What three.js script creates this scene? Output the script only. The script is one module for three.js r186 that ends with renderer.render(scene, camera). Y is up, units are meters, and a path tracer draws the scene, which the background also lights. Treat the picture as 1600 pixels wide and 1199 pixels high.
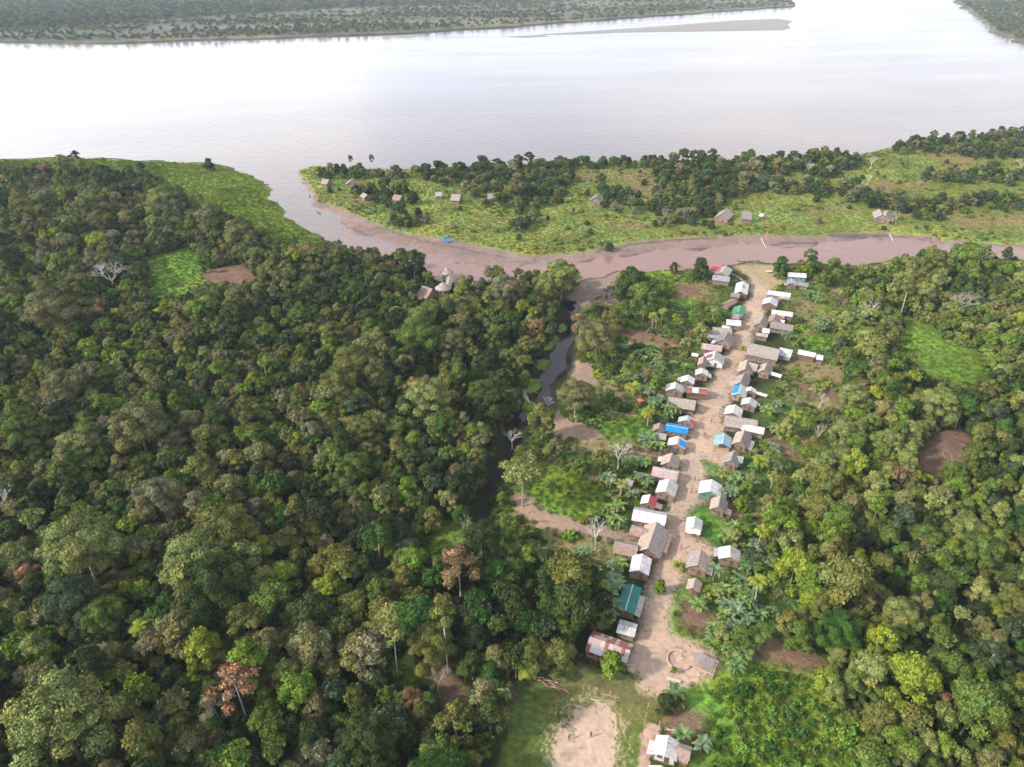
import * as THREE from 'three';
import { mergeGeometries } from 'three/addons/utils/BufferGeometryUtils.js';
import { MarchingCubes } from 'three/addons/objects/MarchingCubes.js';

// ---------------------------------------------------------------- camera, sky, sun, exposure
const H = 120, F = 1110, CX = 800, CY = 599.5, PITCH = THREE.MathUtils.degToRad(31);
const scene = new THREE.Scene();
const camera = new THREE.PerspectiveCamera(2 * Math.atan(CY / F) * 180 / Math.PI, 1024 / 767, 1, 30000);
camera.position.set(0, H, 0);
camera.lookAt(0, H - Math.sin(PITCH) * 100, -Math.cos(PITCH) * 100);
const renderer = new THREE.WebGLRenderer({ antialias: true });
renderer.toneMapping = THREE.LinearToneMapping;
renderer.toneMappingExposure = 1.12;
renderer.shadowMap.enabled = true;
const SUN = new THREE.Vector3(-0.80, 0.57, 0.30).normalize();
const sun = new THREE.DirectionalLight(new THREE.Color(1.0, 0.91, 0.78), 5.0);
sun.position.copy(SUN).multiplyScalar(600).add(new THREE.Vector3(0, 0, -250));
sun.target.position.set(0, 0, -250);
sun.castShadow = true;
sun.shadow.radius = 8;
sun.shadow.mapSize.set(4096, 4096);
Object.assign(sun.shadow.camera, { left: -450, right: 450, top: 400, bottom: -400, near: 10, far: 1500 });
scene.add(sun, sun.target);

// ---------------------------------------------------------------- seeded numbers and noise
let seedState = 1;
const seed = (n) => { seedState = (n * 2654435761) >>> 0 || 1; };
const rnd = () => { seedState = (seedState + 0x6d2b79f5) | 0; let t = Math.imul(seedState ^ (seedState >>> 15), 1 | seedState); t = (t + Math.imul(t ^ (t >>> 7), 61 | t)) ^ t; return ((t ^ (t >>> 14)) >>> 0) / 4294967296; };
const rr = (a, b) => a + (b - a) * rnd();
const pick = (list) => list[Math.floor(rnd() * list.length) % list.length];
seed(77);
const LAT = new Float32Array(65536); for (let i = 0; i < 65536; i++) LAT[i] = rnd();
const vnoise = (x, y) => {
  const ix = Math.floor(x), iy = Math.floor(y); let fx = x - ix, fy = y - iy; fx = fx * fx * (3 - 2 * fx); fy = fy * fy * (3 - 2 * fy);
  const a = (iy & 255) << 8, b = ((iy + 1) & 255) << 8, c = ix & 255, d = (ix + 1) & 255;
  const p = LAT[a | c], q = LAT[a | d], r = LAT[b | c], s = LAT[b | d];
  return p + (q - p) * fx + (r - p + (p - q - r + s) * fx) * fy;
};
const fbm = (x, y, o = 4) => { let s = 0, a = 0.5, t = 0; for (let i = 0; i < o; i++) { s += a * vnoise(x + i * 17.3, y + i * 9.1); t += a; a *= 0.5; x *= 2.03; y *= 2.03; } return s / t; };

// the sky: thin bright cloud, brighter towards the sun
{
  const W = 1024, Hh = 512, data = new Float32Array(W * Hh * 4);
  for (let r = 0; r < Hh; r++) {
    const up = ((r + 0.5) / Hh - 0.5) * Math.PI, y = Math.sin(up), cu = Math.cos(up);
    for (let c = 0; c < W; c++) {
      const a = ((c + 0.5) / W - 0.5) * 2 * Math.PI, x = Math.cos(a) * cu, z = Math.sin(a) * cu;
      const ang = Math.acos(THREE.MathUtils.clamp(x * SUN.x + y * SUN.y + z * SUN.z, -1, 1));
      const glow = 0.55 + 1.25 * Math.exp(-Math.pow(ang / 1.25, 2));
      const yy = Math.max(y, 0), k = 1 / (yy + 0.16);
      const cl = THREE.MathUtils.smoothstep(fbm(x * k * 1.1 + 31, z * k * 1.1 + 7, 5), 0.30, 0.62);
      const hor = Math.exp(-yy * 2.8);
      const cloud = (0.58 + 3.4 * hor) * glow * (0.86 + 0.14 * cl), blue = 0.82 * (0.58 + 3.2 * hor) * glow;
      const m = Math.max(cl * 0.85, hor * 0.6), o = (r * W + c) * 4;
      data[o] = blue * 0.72 * (1 - m) + cloud * 0.985 * m; data[o + 1] = blue * 0.86 * (1 - m) + cloud * 0.99 * m; data[o + 2] = blue * 1.12 * (1 - m) + cloud * 1.0 * m; data[o + 3] = 1;
    }
  }
  const sky = new THREE.DataTexture(data, W, Hh, THREE.RGBAFormat, THREE.FloatType);
  sky.mapping = THREE.EquirectangularReflectionMapping; sky.magFilter = THREE.LinearFilter; sky.minFilter = THREE.LinearFilter; sky.wrapS = THREE.RepeatWrapping; sky.needsUpdate = true;
  scene.background = sky; scene.environment = sky;
}
scene.fog = new THREE.FogExp2(new THREE.Color(0.74, 0.86, 1.0), 0.00008);

// ---------------------------------------------------------------- places: a photograph point on the level y gives the spot on the ground that stands there
const SP = Math.sin(PITCH), CP = Math.cos(PITCH);
const at = (px, py, y = 0) => { const u = (px - CX) / F, v = -(py - CY) / F, dy = v * CP - SP, dz = -v * SP - CP, t = (y - H) / dy; return [u * t, dz * t]; };
const seen = (x, y, z) => { const yy = y - H, d = -z * CP - yy * SP, v = yy * CP - z * SP; return [CX + F * x / d, CY - F * v / d, d]; };
const poly = (pts, y = 0) => pts.map(([a, b]) => at(a, b, y));
const inside = (pts, x, z) => { let c = false; for (let i = 0, j = pts.length - 1; i < pts.length; j = i++) { const [xi, zi] = pts[i], [xj, zj] = pts[j]; if ((zi > z) !== (zj > z) && x < (xj - xi) * (z - zi) / (zj - zi) + xi) c = !c; } return c; };

const counts = {};
const numbered = (n) => { const k = counts[n] = (counts[n] ?? -1) + 1; return k ? n + '_' + String(k).padStart(3, '0') : n; };
const tag = (o, label, category, group, kind) => { o.userData = { label, category }; if (group) o.userData.group = group; if (kind) o.userData.kind = kind; return o; };
const shade = (o) => { o.castShadow = true; o.receiveShadow = true; return o; };
const part = (name, geo, mat, parent) => { const m = shade(new THREE.Mesh(geo, mat)); m.name = name; parent.add(m); return m; };
const thing = (name, x, y, z, turn = 0) => { const g = new THREE.Group(); g.name = numbered(name); g.position.set(x, y, z); g.rotation.y = turn; scene.add(g); return g; };
const lin = (r, g, b) => new THREE.Color().setRGB(r, g, b);
const mat = (r, g, b, rough = 0.9, extra = {}) => new THREE.MeshStandardMaterial({ color: lin(r, g, b), roughness: rough, metalness: 0, side: THREE.DoubleSide, ...extra });

// ---------------------------------------------------------------- outlines of water, land cover and openings (photograph points)
const WL = -1.5, CL = -0.75;                                           // water levels of the river and of the creek
const P_SOUTH = [[-1400, 262], [-300, 256], [0, 250], [120, 246], [230, 251], [330, 256], [385, 270], [408, 282], [416, 300], [430, 316], [444, 336], [466, 352], [488, 366], [520, 384], [570, 396], [620, 410], [680, 432], [735, 446], [790, 447], [830, 447], [870, 445], [905, 443], [935, 436], [965, 427], [1010, 424], [1060, 421], [1110, 415], [1200, 413], [1300, 414], [1400, 411], [1500, 409], [1600, 407], [1800, 404], [3000, 400]];
const P_PENIN = [[3000, 384], [1800, 386], [1600, 383], [1537, 383], [1500, 378], [1450, 375], [1400, 375], [1320, 376], [1275, 381], [1200, 384], [1125, 387], [1050, 393], [950, 405], [912, 408], [860, 416], [812, 419], [775, 419], [750, 418], [725, 415], [675, 403], [625, 388], [575, 371], [545, 357], [502, 326], [488, 312], [478, 295], [469, 278], [470, 266], [490, 261], [560, 264], [640, 265], [700, 262], [760, 260], [860, 254], [1000, 254], [1100, 251], [1200, 249], [1330, 243], [1400, 230], [1420, 223], [1500, 217], [1600, 209], [1800, 198], [3000, 160]];
const SOUTH = poly(P_SOUTH, WL), PENIN = poly(P_PENIN, WL);
const P_CREEK = [[880, 470], [877, 500], [870, 525], [852, 550], [855, 575], [836, 590], [840, 605], [830, 622], [815, 640], [795, 665], [796, 690], [775, 725], [762, 750], [744, 800], [738, 830], [756, 832], [766, 800], [781, 750], [794, 722], [814, 705], [815, 675], [824, 657], [852, 656], [866, 640], [867, 625], [862, 605], [890, 582], [892, 557], [897, 532], [902, 500], [899, 472]];
const CREEK = poly(P_CREEK, CL);
const P_ROAD = [[1178, 447], [1170, 470], [1160, 500], [1150, 520], [1140, 548], [1128, 575], [1112, 600], [1098, 630], [1085, 655], [1075, 680], [1070, 700], [1060, 730], [1055, 760], [1048, 785], [1042, 800], [1038, 820], [1033, 860], [1028, 880], [1022, 910], [1013, 940], [1006, 975], [998, 1000], [978, 1035], [1000, 1050], [997, 1075], [1030, 1087], [1060, 1080], [1076, 1070], [1090, 1058], [1116, 1053], [1122, 1030], [1090, 1008], [1060, 998], [1045, 983], [1041, 960], [1045, 930], [1063, 915], [1070, 885], [1100, 872], [1124, 868], [1096, 850], [1075, 838], [1072, 815], [1078, 795], [1098, 785], [1108, 776], [1098, 760], [1100, 738], [1135, 738], [1142, 720], [1147, 700], [1130, 680], [1127, 660], [1131, 640], [1142, 615], [1150, 595], [1160, 565], [1170, 540], [1178, 515], [1190, 490], [1203, 465], [1196, 450], [1182, 438], [1166, 425]];
const P_LANDING = [[1150, 417], [1166, 414], [1210, 416], [1222, 430], [1222, 446], [1204, 452], [1185, 440], [1165, 425]];
const P_FIELD = [[815, 1066], [880, 1046], [960, 1052], [998, 1076], [1030, 1090], [1011, 1130], [996, 1199], [980, 1330], [740, 1330], [785, 1199]];
const P_FSAND = [[908, 1097], [935, 1091], [958, 1106], [972, 1128], [966, 1160], [962, 1199], [950, 1290], [840, 1290], [857, 1199], [860, 1165], [868, 1140], [884, 1132]];
const P_WALK = [[1011, 1130], [1030, 1138], [1020, 1165], [1012, 1199], [1000, 1290], [975, 1290], [995, 1199]];
const P_MUD = [[469, 278], [478, 295], [488, 312], [502, 326], [545, 357], [575, 371], [625, 388], [675, 403], [725, 415], [750, 418], [775, 419], [812, 419], [860, 416], [912, 408], [950, 405], [1050, 393], [1125, 387], [1200, 384], [1275, 381], [1320, 376], [1400, 375], [1450, 375], [1475, 376], [1445, 370], [1375, 366], [1320, 367], [1275, 373], [1205, 371], [1150, 372], [1050, 375], [987, 382], [925, 395], [900, 400], [867, 400], [832, 405], [800, 397], [750, 390], [712, 380], [655, 371], [620, 366], [590, 355], [555, 340], [525, 325], [500, 320], [486, 296], [476, 280]];
const P_MUD2 = [[905, 443], [935, 436], [962, 428], [972, 452], [968, 474], [950, 480], [925, 472], [905, 482], [890, 478], [880, 470]];
const P_SANDS = [[[893, 566], [915, 566], [930, 582], [926, 600], [902, 596], [890, 582]], [[868, 634], [885, 655], [930, 672], [940, 684], [905, 690], [862, 676], [848, 660]], [[800, 775], [822, 778], [850, 802], [905, 818], [960, 830], [998, 838], [996, 845], [955, 842], [890, 834], [850, 826], [806, 800]]];
const P_SOIL = [[[958, 514], [1000, 516], [1056, 530], [1052, 538], [1010, 536], [962, 524]], [[1185, 1005], [1225, 1010], [1262, 1022], [1288, 1040], [1280, 1050], [1235, 1040], [1190, 1028]], [[1440, 712], [1462, 678], [1500, 670], [1522, 690], [1502, 716], [1466, 738], [1446, 736]], [[1034, 1112], [1050, 1102], [1078, 1118], [1100, 1124], [1098, 1150], [1066, 1148], [1034, 1132]], [[1244, 598], [1300, 606], [1326, 622], [1316, 628], [1262, 614], [1242, 606]], [[1210, 795], [1240, 800], [1256, 820], [1230, 826], [1206, 812]], [[1210, 690], [1258, 700], [1250, 712], [1210, 704]], [[1055, 445], [1088, 448], [1090, 462], [1060, 465]], [[320, 424], [372, 414], [402, 436], [372, 446], [326, 440]], [[820, 1066], [850, 1052], [892, 1072], [886, 1080], [840, 1082]], [[795, 1080], [818, 1078], [818, 1108], [800, 1125], [786, 1120]], [[1072, 940], [1106, 957], [1116, 982], [1082, 986], [1064, 965]], [[1106, 775], [1150, 790], [1160, 806], [1118, 806]], [[660, 1032], [690, 1028], [718, 1068], [728, 1100], [712, 1104], [684, 1076]], [[1004, 700], [1036, 706], [1038, 722], [1008, 716]]];
const P_BRIGHT = [[[1080, 1062], [1130, 1050], [1180, 1046], [1260, 1060], [1330, 1130], [1350, 1240], [1140, 1240], [1100, 1150], [1102, 1118], [1076, 1080]], [[830, 752], [900, 742], [962, 786], [946, 816], [872, 806], [842, 782]], [[1414, 498], [1450, 508], [1474, 532], [1534, 556], [1536, 590], [1500, 604], [1440, 574], [1408, 545]], [[1088, 802], [1130, 808], [1128, 826], [1106, 838], [1092, 824]], [[1045, 925], [1082, 926], [1086, 942], [1060, 948], [1046, 945]], [[926, 655], [986, 660], [1008, 676], [960, 684], [926, 676]], [[1000, 470], [1070, 468], [1080, 476], [1000, 484]], [[675, 838], [704, 812], [728, 844], [722, 866], [690, 864]], [[640, 1020], [664, 1004], [668, 1050], [650, 1066], [636, 1050]], [[1290, 470], [1340, 480], [1330, 500], [1288, 492]], [[1236, 512], [1310, 520], [1300, 545], [1250, 540]], [[234, 402], [290, 388], [312, 408], [318, 440], [275, 466], [238, 472]], [[1040, 400], [1100, 420], [1096, 438], [960, 440], [962, 430]], [[1440, 412], [1600, 408], [1700, 406], [1700, 430], [1460, 432]], [[1060, 985], [1045, 960], [1046, 986], [1058, 996], [1080, 1000]]];
const P_LEFTGRASS = [[-300, 258], [0, 252], [120, 248], [230, 253], [330, 258], [385, 272], [408, 284], [416, 302], [430, 318], [444, 338], [466, 354], [500, 376], [470, 392], [420, 380], [366, 356], [318, 328], [280, 302], [236, 284], [180, 276], [60, 274], [-100, 278], [-300, 280]];
const P_GARDL = [[960, 436], [1060, 430], [1108, 424], [1140, 440], [1136, 500], [1096, 556], [1062, 600], [1040, 640], [1012, 700], [1008, 770], [990, 830], [970, 900], [950, 960], [900, 900], [850, 870], [800, 870], [752, 810], [790, 730], [820, 670], [870, 650], [905, 590], [905, 520], [910, 484]];
const P_GARDR = [[1226, 418], [1330, 418], [1420, 416], [1340, 436], [1300, 455], [1316, 540], [1336, 600], [1310, 690], [1262, 745], [1200, 810], [1190, 880], [1236, 930], [1256, 1000], [1296, 1060], [1350, 1199], [1360, 1300], [1040, 1300], [1060, 1180], [1100, 1140], [1122, 1070], [1050, 970], [1076, 920], [1090, 880], [1130, 880], [1110, 800], [1140, 770], [1130, 736], [1150, 720], [1170, 690], [1200, 660], [1190, 620], [1226, 600], [1190, 566], [1290, 570], [1240, 540], [1230, 500], [1205, 470]];
const P_FORESTL = [[-420, 276], [-150, 272], [60, 266], [200, 268], [240, 282], [286, 306], [336, 336], [392, 362], [446, 382], [510, 390], [570, 394], [630, 402], [668, 424], [720, 440], [780, 438], [850, 428], [900, 425], [905, 445], [880, 462], [868, 490], [860, 520], [842, 548], [826, 590], [800, 640], [780, 670], [774, 700], [752, 740], [734, 790], [730, 840], [780, 862], [840, 858], [900, 884], [950, 930], [942, 972], [905, 990], [860, 1010], [812, 1046], [786, 1080], [776, 1130], [762, 1199], [730, 1330], [-500, 1330]];
const P_FORESTR = [[1296, 470], [1340, 432], [1420, 404], [1480, 392], [1600, 398], [1900, 392], [2000, 1330], [1370, 1330], [1340, 1199], [1290, 1060], [1252, 1000], [1232, 930], [1190, 880], [1196, 806], [1258, 742], [1306, 690], [1332, 600], [1312, 540]];

// ---------------------------------------------------------------- terrain
const X0 = -520, X1 = 640, Z0 = -660, Z1 = -20, GW = X1 - X0, GH = Z1 - Z0;
const LANDS = [...SOUTH, [SOUTH.at(-1)[0], 60], [SOUTH[0][0], 60]];
const raster = (list, w = GW, h = GH, x0 = X0, z0 = Z0, sx = 1, sz = 1) => {
  const cv = document.createElement('canvas'); cv.width = w; cv.height = h; const c = cv.getContext('2d'); c.fillStyle = '#000'; c.fillRect(0, 0, w, h); c.fillStyle = '#fff';
  for (const p of list) { c.beginPath(); p.forEach(([x, z], i) => c[i ? 'lineTo' : 'moveTo']((x - x0) * sx, (z - z0) * sz)); c.closePath(); c.fill(); }
  const d = c.getImageData(0, 0, w, h).data, out = new Float32Array(w * h); for (let i = 0; i < w * h; i++) out[i] = d[i * 4] / 255; return out;
};
const blur = (a, r, w = GW, h = GH) => {
  for (let pass = 0; pass < 2; pass++) {
    const b = new Float32Array(w * h);
    for (let y = 0; y < h; y++) { let s = 0; for (let x = -r; x <= r; x++) s += a[y * w + Math.min(Math.max(x, 0), w - 1)]; for (let x = 0; x < w; x++) { b[y * w + x] = s / (2 * r + 1); s += a[y * w + Math.min(x + r + 1, w - 1)] - a[y * w + Math.max(x - r, 0)]; } }
    for (let x = 0; x < w; x++) { let s = 0; for (let y = -r; y <= r; y++) s += b[Math.min(Math.max(y, 0), h - 1) * w + x]; for (let y = 0; y < h; y++) { a[y * w + x] = s / (2 * r + 1); s += b[Math.min(y + r + 1, h - 1) * w + x] - b[Math.max(y - r, 0) * w + x]; } }
  }
  return a;
};
const look = (a, x, z) => {
  const u = Math.min(Math.max(x - X0 - 0.5, 0), GW - 1.001), v = Math.min(Math.max(z - Z0 - 0.5, 0), GH - 1.001), i = Math.floor(u), j = Math.floor(v), f = u - i, g = v - j, o = j * GW + i;
  return (a[o] * (1 - f) + a[o + 1] * f) * (1 - g) + (a[o + GW] * (1 - f) + a[o + GW + 1] * f) * g;
};
const landHard = raster([LANDS, PENIN]), landMask = blur(landHard.slice(), 3), creekMask = blur(raster([CREEK]), 2);
const mudW = poly(P_MUD, -0.9), mud2W = poly(P_MUD2, -0.6);
const mudMask = blur(raster([mudW, mud2W]), 3);
const roadW = poly(P_ROAD), fieldW = poly(P_FIELD), landingW = poly(P_LANDING);
const flatMask = blur(raster([roadW, fieldW]), 4);
const ground = (x, z) => {
  const wx = (vnoise(x * 0.09 + 11, z * 0.09) - 0.5) * 9 + (vnoise(x * 0.33, z * 0.33 + 8) - 0.5) * 3, wz = (vnoise(x * 0.09, z * 0.09 + 57) - 0.5) * 9 + (vnoise(x * 0.33 + 21, z * 0.33) - 0.5) * 3;
  const m = 1 - look(landMask, x + wx, z + wz), c = look(creekMask, x + wx * 0.35, z + wz * 0.35);
  const n = (fbm(x * 0.045 + 50, z * 0.045 + 80, 3) - 0.5) * 0.9 + (vnoise(x * 0.31, z * 0.31) - 0.5) * 0.16;
  const calm = (1 - look(flatMask, x, z) * 0.85) * (1 - m) * (1 - c);
  return 0.12 - 3.24 * m - 0.95 * look(mudMask, x, z) * (1 - m) - 1.25 * c + n * calm * 0.55;
};
// land cover painted as plain soil, sand, mud and grass colours
const css = (r, g, b) => '#' + lin(r, g, b).getHexString();
const COVER = {
  forest: [0.036, 0.042, 0.016], garden: [0.075, 0.115, 0.026], meadow: [0.165, 0.20, 0.048], bright: [0.135, 0.215, 0.030], road: [0.41, 0.292, 0.216], sand: [0.45, 0.325, 0.245],
  mud: [0.225, 0.155, 0.132], darkMud: [0.145, 0.105, 0.095], soil: [0.205, 0.120, 0.080], field: [0.092, 0.128, 0.030], landing: [0.30, 0.235, 0.125], dark: [0.022, 0.02, 0.014], walk: [0.41, 0.28, 0.205], dry: [0.215, 0.175, 0.078],
};
const P_DRY = [[[970, 272], [1004, 266], [1030, 285], [1034, 300], [1000, 305], [980, 290]], [[905, 268], [960, 270], [950, 285], [906, 280]], [[1440, 233], [1500, 240], [1540, 256], [1500, 262], [1450, 246]], [[1265, 324], [1310, 322], [1312, 330], [1268, 331]], [[1150, 268], [1190, 262], [1200, 275], [1170, 285]], [[960, 350], [1000, 348], [1010, 354], [965, 358]], [[1340, 285], [1420, 282], [1460, 292], [1380, 300]], [[550, 282], [575, 292], [590, 320], [560, 318]], [[1246, 560], [1300, 566], [1330, 578], [1322, 596], [1270, 590], [1232, 585], [1228, 572]], [[1240, 468], [1300, 478], [1336, 500], [1310, 516], [1246, 502]], [[1300, 440], [1340, 448], [1330, 470], [1296, 462]], [[1230, 604], [1290, 612], [1340, 640], [1310, 648], [1250, 630]], [[1200, 676], [1262, 690], [1250, 716], [1200, 700]], [[1170, 800], [1240, 792], [1262, 822], [1220, 836]], [[980, 520], [1060, 536], [1056, 550], [980, 540]], [[930, 596], [1010, 612], [1040, 612], [1030, 622], [940, 608]], [[900, 680], [1000, 696], [1030, 712], [1000, 716], [900, 700]], [[1060, 440], [1110, 446], [1110, 470], [1064, 468]], [[860, 846], [930, 852], [960, 866], [900, 872]], [[1485, 345], [1600, 335], [1600, 350], [1500, 356]]];
const P_TRACKS = [[[1000, 352], [1140, 338], [1300, 331], [1420, 335], [1600, 333]], [[700, 352], [800, 348]], [[955, 588], [1020, 606], [1060, 608]], [[945, 602], [1000, 640], [1012, 642]], [[1240, 585], [1330, 600]], [[735, 1098], [770, 1108], [800, 1116]], [[1128, 420], [1150, 432], [1176, 446]], [[1380, 338], [1388, 356], [1396, 372]], [[1195, 336], [1196, 372]], [[690, 345], [660, 362]], [[722, 290], [712, 306]], [[988, 740], [1045, 750]], [[1240, 520], [1330, 536]], [[1235, 556], [1340, 580]], [[1200, 640], [1300, 664]], [[1180, 690], [1290, 726]], [[1130, 800], [1230, 830]], [[920, 560], [1060, 586]], [[930, 640], [1040, 660]], [[900, 740], [1010, 770]], [[1000, 480], [1130, 492]], [[1130, 930], [1260, 980]], [[960, 700], [1036, 716]]];
function paint(x0, x1, z0, z1, w, h, warp, grain) {
  const cv = document.createElement('canvas'); cv.width = w; cv.height = h; const c = cv.getContext('2d'), sx = w / (x1 - x0), sz = h / (z1 - z0);
  const fill = (pts, col, soft = 1.5) => {
    c.fillStyle = c.strokeStyle = css(...col); c.lineJoin = 'round'; c.beginPath(); pts.forEach(([x, z], i) => c[i ? 'lineTo' : 'moveTo']((x - x0) * sx, (z - z0) * sz)); c.closePath();
    for (let k = 0; k < 5; k++) { c.globalAlpha = 0.25; c.lineWidth = soft * 2 * sx * (1 - k / 5); c.stroke(); } c.globalAlpha = 1; c.fill();
  };
  const fringe = (pts, col, reach, n) => {                            // worn patches and tufts where one cover breaks up into the next
    seed(n); c.fillStyle = css(...col); const L = pts.map(([x, z], i) => Math.hypot(pts[(i + 1) % pts.length][0] - x, pts[(i + 1) % pts.length][1] - z)), total = L.reduce((s, l) => s + l, 0);
    for (let k = 0; k < n; k++) { let d = rnd() * total, i = 0; while (d > L[i] && i < L.length - 1) d -= L[i++]; const [ax, az] = pts[i], [bx, bz] = pts[(i + 1) % pts.length], t = d / (L[i] || 1), q = (rnd() + rnd() - 1) * reach * 1.6, r = rr(0.07, 0.3); const x = ax + (bx - ax) * t + rr(-1, 1) * q, z = az + (bz - az) * t + rr(-1, 1) * q; c.globalAlpha = rr(0.35, 0.85); c.beginPath(); c.ellipse((x - x0) * sx, (z - z0) * sz, r * sx, r * sz * rr(0.5, 1), rr(0, 3), 0, 7); c.fill(); } c.globalAlpha = 1;
  };
  c.fillStyle = css(...COVER.mud); c.fillRect(0, 0, w, h);
  fill(LANDS, COVER.forest, 1); fill(PENIN, COVER.meadow, 1);
  fill(poly(P_LEFTGRASS, -0.3), COVER.bright, 3);
  fill(poly(P_GARDL), COVER.garden, 4); fill(poly(P_GARDR), COVER.garden, 4);
  for (const p of P_DRY) { const w = poly(p); fill(w, COVER.dry, 4); fringe(w, COVER.soil, 4, 260); fringe(w, COVER.garden, 4, 300); }
  for (const p of P_BRIGHT) fill(poly(p), COVER.bright, 3);
  for (const p of P_SOIL) { const w = poly(p); fill(w, COVER.soil, 1.6); fringe(w, COVER.soil, 2.5, 400); fringe(w, COVER.garden, 2.2, 500); fringe(w, [0.13, 0.075, 0.05], 3.0, 260); }
  for (const p of P_SANDS) fill(poly(p), [0.30, 0.205, 0.15], 1.6);
  fill(mudW, COVER.mud, 2); fill(mud2W, COVER.mud, 2);
  fill(CREEK, COVER.dark, 2.2); fill(landingW, COVER.landing, 3); fill(fieldW, COVER.field, 1.2); { const w = poly([[868, 1060], [900, 1050], [985, 1070], [1012, 1088], [1000, 1110], [960, 1098], [925, 1088], [880, 1080]]); fill(w, [0.125, 0.125, 0.048], 2.5); fringe(w, [0.15, 0.115, 0.065], 6, 900); fringe(w, COVER.field, 5, 700); } fill(roadW, COVER.road, 1.6); fringe(poly(P_FSAND), COVER.sand, 2.4, 3200); fill(poly(P_FSAND), COVER.sand, 0.5); fringe(poly(P_FSAND), COVER.field, 1.3, 1600); fringe(roadW, COVER.road, 1.5, 3000); fringe(roadW, COVER.garden, 1.0, 1600); fill(poly(P_WALK), COVER.walk, 0.3);
  fill(poly([[1100, 724], [1118, 728], [1136, 737], [1130, 741], [1108, 736]]), COVER.field, 1.5);
  c.strokeStyle = css(...COVER.darkMud); c.lineCap = 'round'; for (const [pts, wd] of [[[[905, 409], [950, 404], [1000, 398], [1050, 392], [1125, 386], [1200, 383], [1275, 380]], 3.2], [[[930, 396], [987, 384], [1050, 377], [1120, 374]], 2.2], [[[500, 326], [545, 356], [575, 370], [625, 387], [675, 402], [725, 414]], 2.2], [[[590, 358], [655, 376], [740, 394], [800, 404]], 1.4], [[[1300, 371], [1375, 369], [1450, 373]], 3.5]]) { c.lineWidth = wd * sx; c.beginPath(); poly(pts, -1.1).forEach(([x, z], i) => c[i ? 'lineTo' : 'moveTo']((x - x0) * sx, (z - z0) * sz)); c.stroke(); }  // darker lines stroked along the edges of the mud bank
  c.strokeStyle = css(0.27, 0.18, 0.12); c.lineCap = 'round';
  for (const p of P_TRACKS) { c.lineWidth = 1.1 * sx; c.beginPath(); poly(p).forEach(([x, z], i) => c[i ? 'lineTo' : 'moveTo']((x - x0) * sx, (z - z0) * sz)); c.stroke(); }
  const src = c.getImageData(0, 0, w, h).data, out = new Uint8Array(w * h * 4);
  for (let j = 0; j < h; j++) for (let i = 0; i < w; i++) {
    const x = x0 + (i + 0.5) / sx, z = z0 + (j + 0.5) / sz;
    const wx = (vnoise(x * 0.35, z * 0.35) - 0.5) * 2 * warp + (vnoise(x * 1.7 + 9, z * 1.7) - 0.5) * warp * 0.9, wz = (vnoise(x * 0.35 + 70, z * 0.35 + 33) - 0.5) * 2 * warp + (vnoise(x * 1.7, z * 1.7 + 40) - 0.5) * warp * 0.9;
    const si = Math.min(Math.max(Math.round(i + wx * sx), 0), w - 1), sj = Math.min(Math.max(Math.round(j + wz * sz), 0), h - 1), o = (sj * w + si) * 4, d = (j * w + i) * 4;
    const big = vnoise(x * 0.06 + 3, z * 0.06) * 0.6 + vnoise(x * 0.21, z * 0.21 + 5) * 0.4, fine = vnoise(x * grain, z * grain) * 0.6 + vnoise(x * grain * 2.7, z * grain * 2.7) * 0.4;
    const green = src[o + 1] > src[o] * 1.02, amp = green ? 0.36 : 0.15;
    let v = 1 + (big - 0.5) * amp + (fine - 0.5) * (green ? 0.5 : 0.2);
    let r = src[o] * v, g = src[o + 1] * v, b = src[o + 2] * v;
    if (green) { const y = (vnoise(x * 0.11 + 90, z * 0.11) - 0.5) * 0.28; r *= 1 + y; b *= 1 - y * 0.4; }
    else { const gr = vnoise(x * 0.045 + 500, z * 0.09) * 0.6 + vnoise(x * 0.16 + 50, z * 0.3) * 0.4, kk = Math.max(0, gr - 0.52) * 0.5; r *= 1 - kk * 0.62; g *= 1 - kk * 0.5; b *= 1 - kk * 0.36; const spot = vnoise(x * 0.9 + 200, z * 0.9); if (spot > 0.74) { const k = (spot - 0.74) * 0.7; r *= 1 - k; g *= 1 - k * 0.95; b *= 1 - k * 0.95; } }
    out[d] = Math.min(r, 255); out[d + 1] = Math.min(g, 255); out[d + 2] = Math.min(b, 255); out[d + 3] = 255;
  }
  const t = new THREE.DataTexture(out, w, h, THREE.RGBAFormat); t.colorSpace = THREE.SRGBColorSpace; t.magFilter = THREE.LinearFilter; t.minFilter = THREE.LinearFilter; t.needsUpdate = true; return t;
}
const bumpTex = (n, f, oct, seedAt) => {
  const d = new Uint8Array(n * n * 4);
  for (let j = 0; j < n; j++) for (let i = 0; i < n; i++) {
    let s = 0, a = 0.5, q = f; for (let k = 0; k < oct; k++) {
      const x = i / n * q, y = j / n * q, ix = Math.floor(x), iy = Math.floor(y); let fx = x - ix, fy = y - iy; fx = fx * fx * (3 - 2 * fx); fy = fy * fy * (3 - 2 * fy);
      const L = (p, r) => LAT[(((r % q) + seedAt + k * 31) & 255) << 8 | ((p % q) & 255)];
      s += a * ((L(ix, iy) * (1 - fx) + L(ix + 1, iy) * fx) * (1 - fy) + (L(ix, iy + 1) * (1 - fx) + L(ix + 1, iy + 1) * fx) * fy); a *= 0.55; q *= 2;
    }
    const o = (j * n + i) * 4; d[o] = d[o + 1] = d[o + 2] = Math.min(255, s * 255); d[o + 3] = 255;
  }
  const t = new THREE.DataTexture(d, n, n, THREE.RGBAFormat); t.magFilter = THREE.LinearFilter; t.minFilter = THREE.LinearFilter; t.wrapS = t.wrapT = THREE.RepeatWrapping; t.needsUpdate = true; return t;
};
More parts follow.
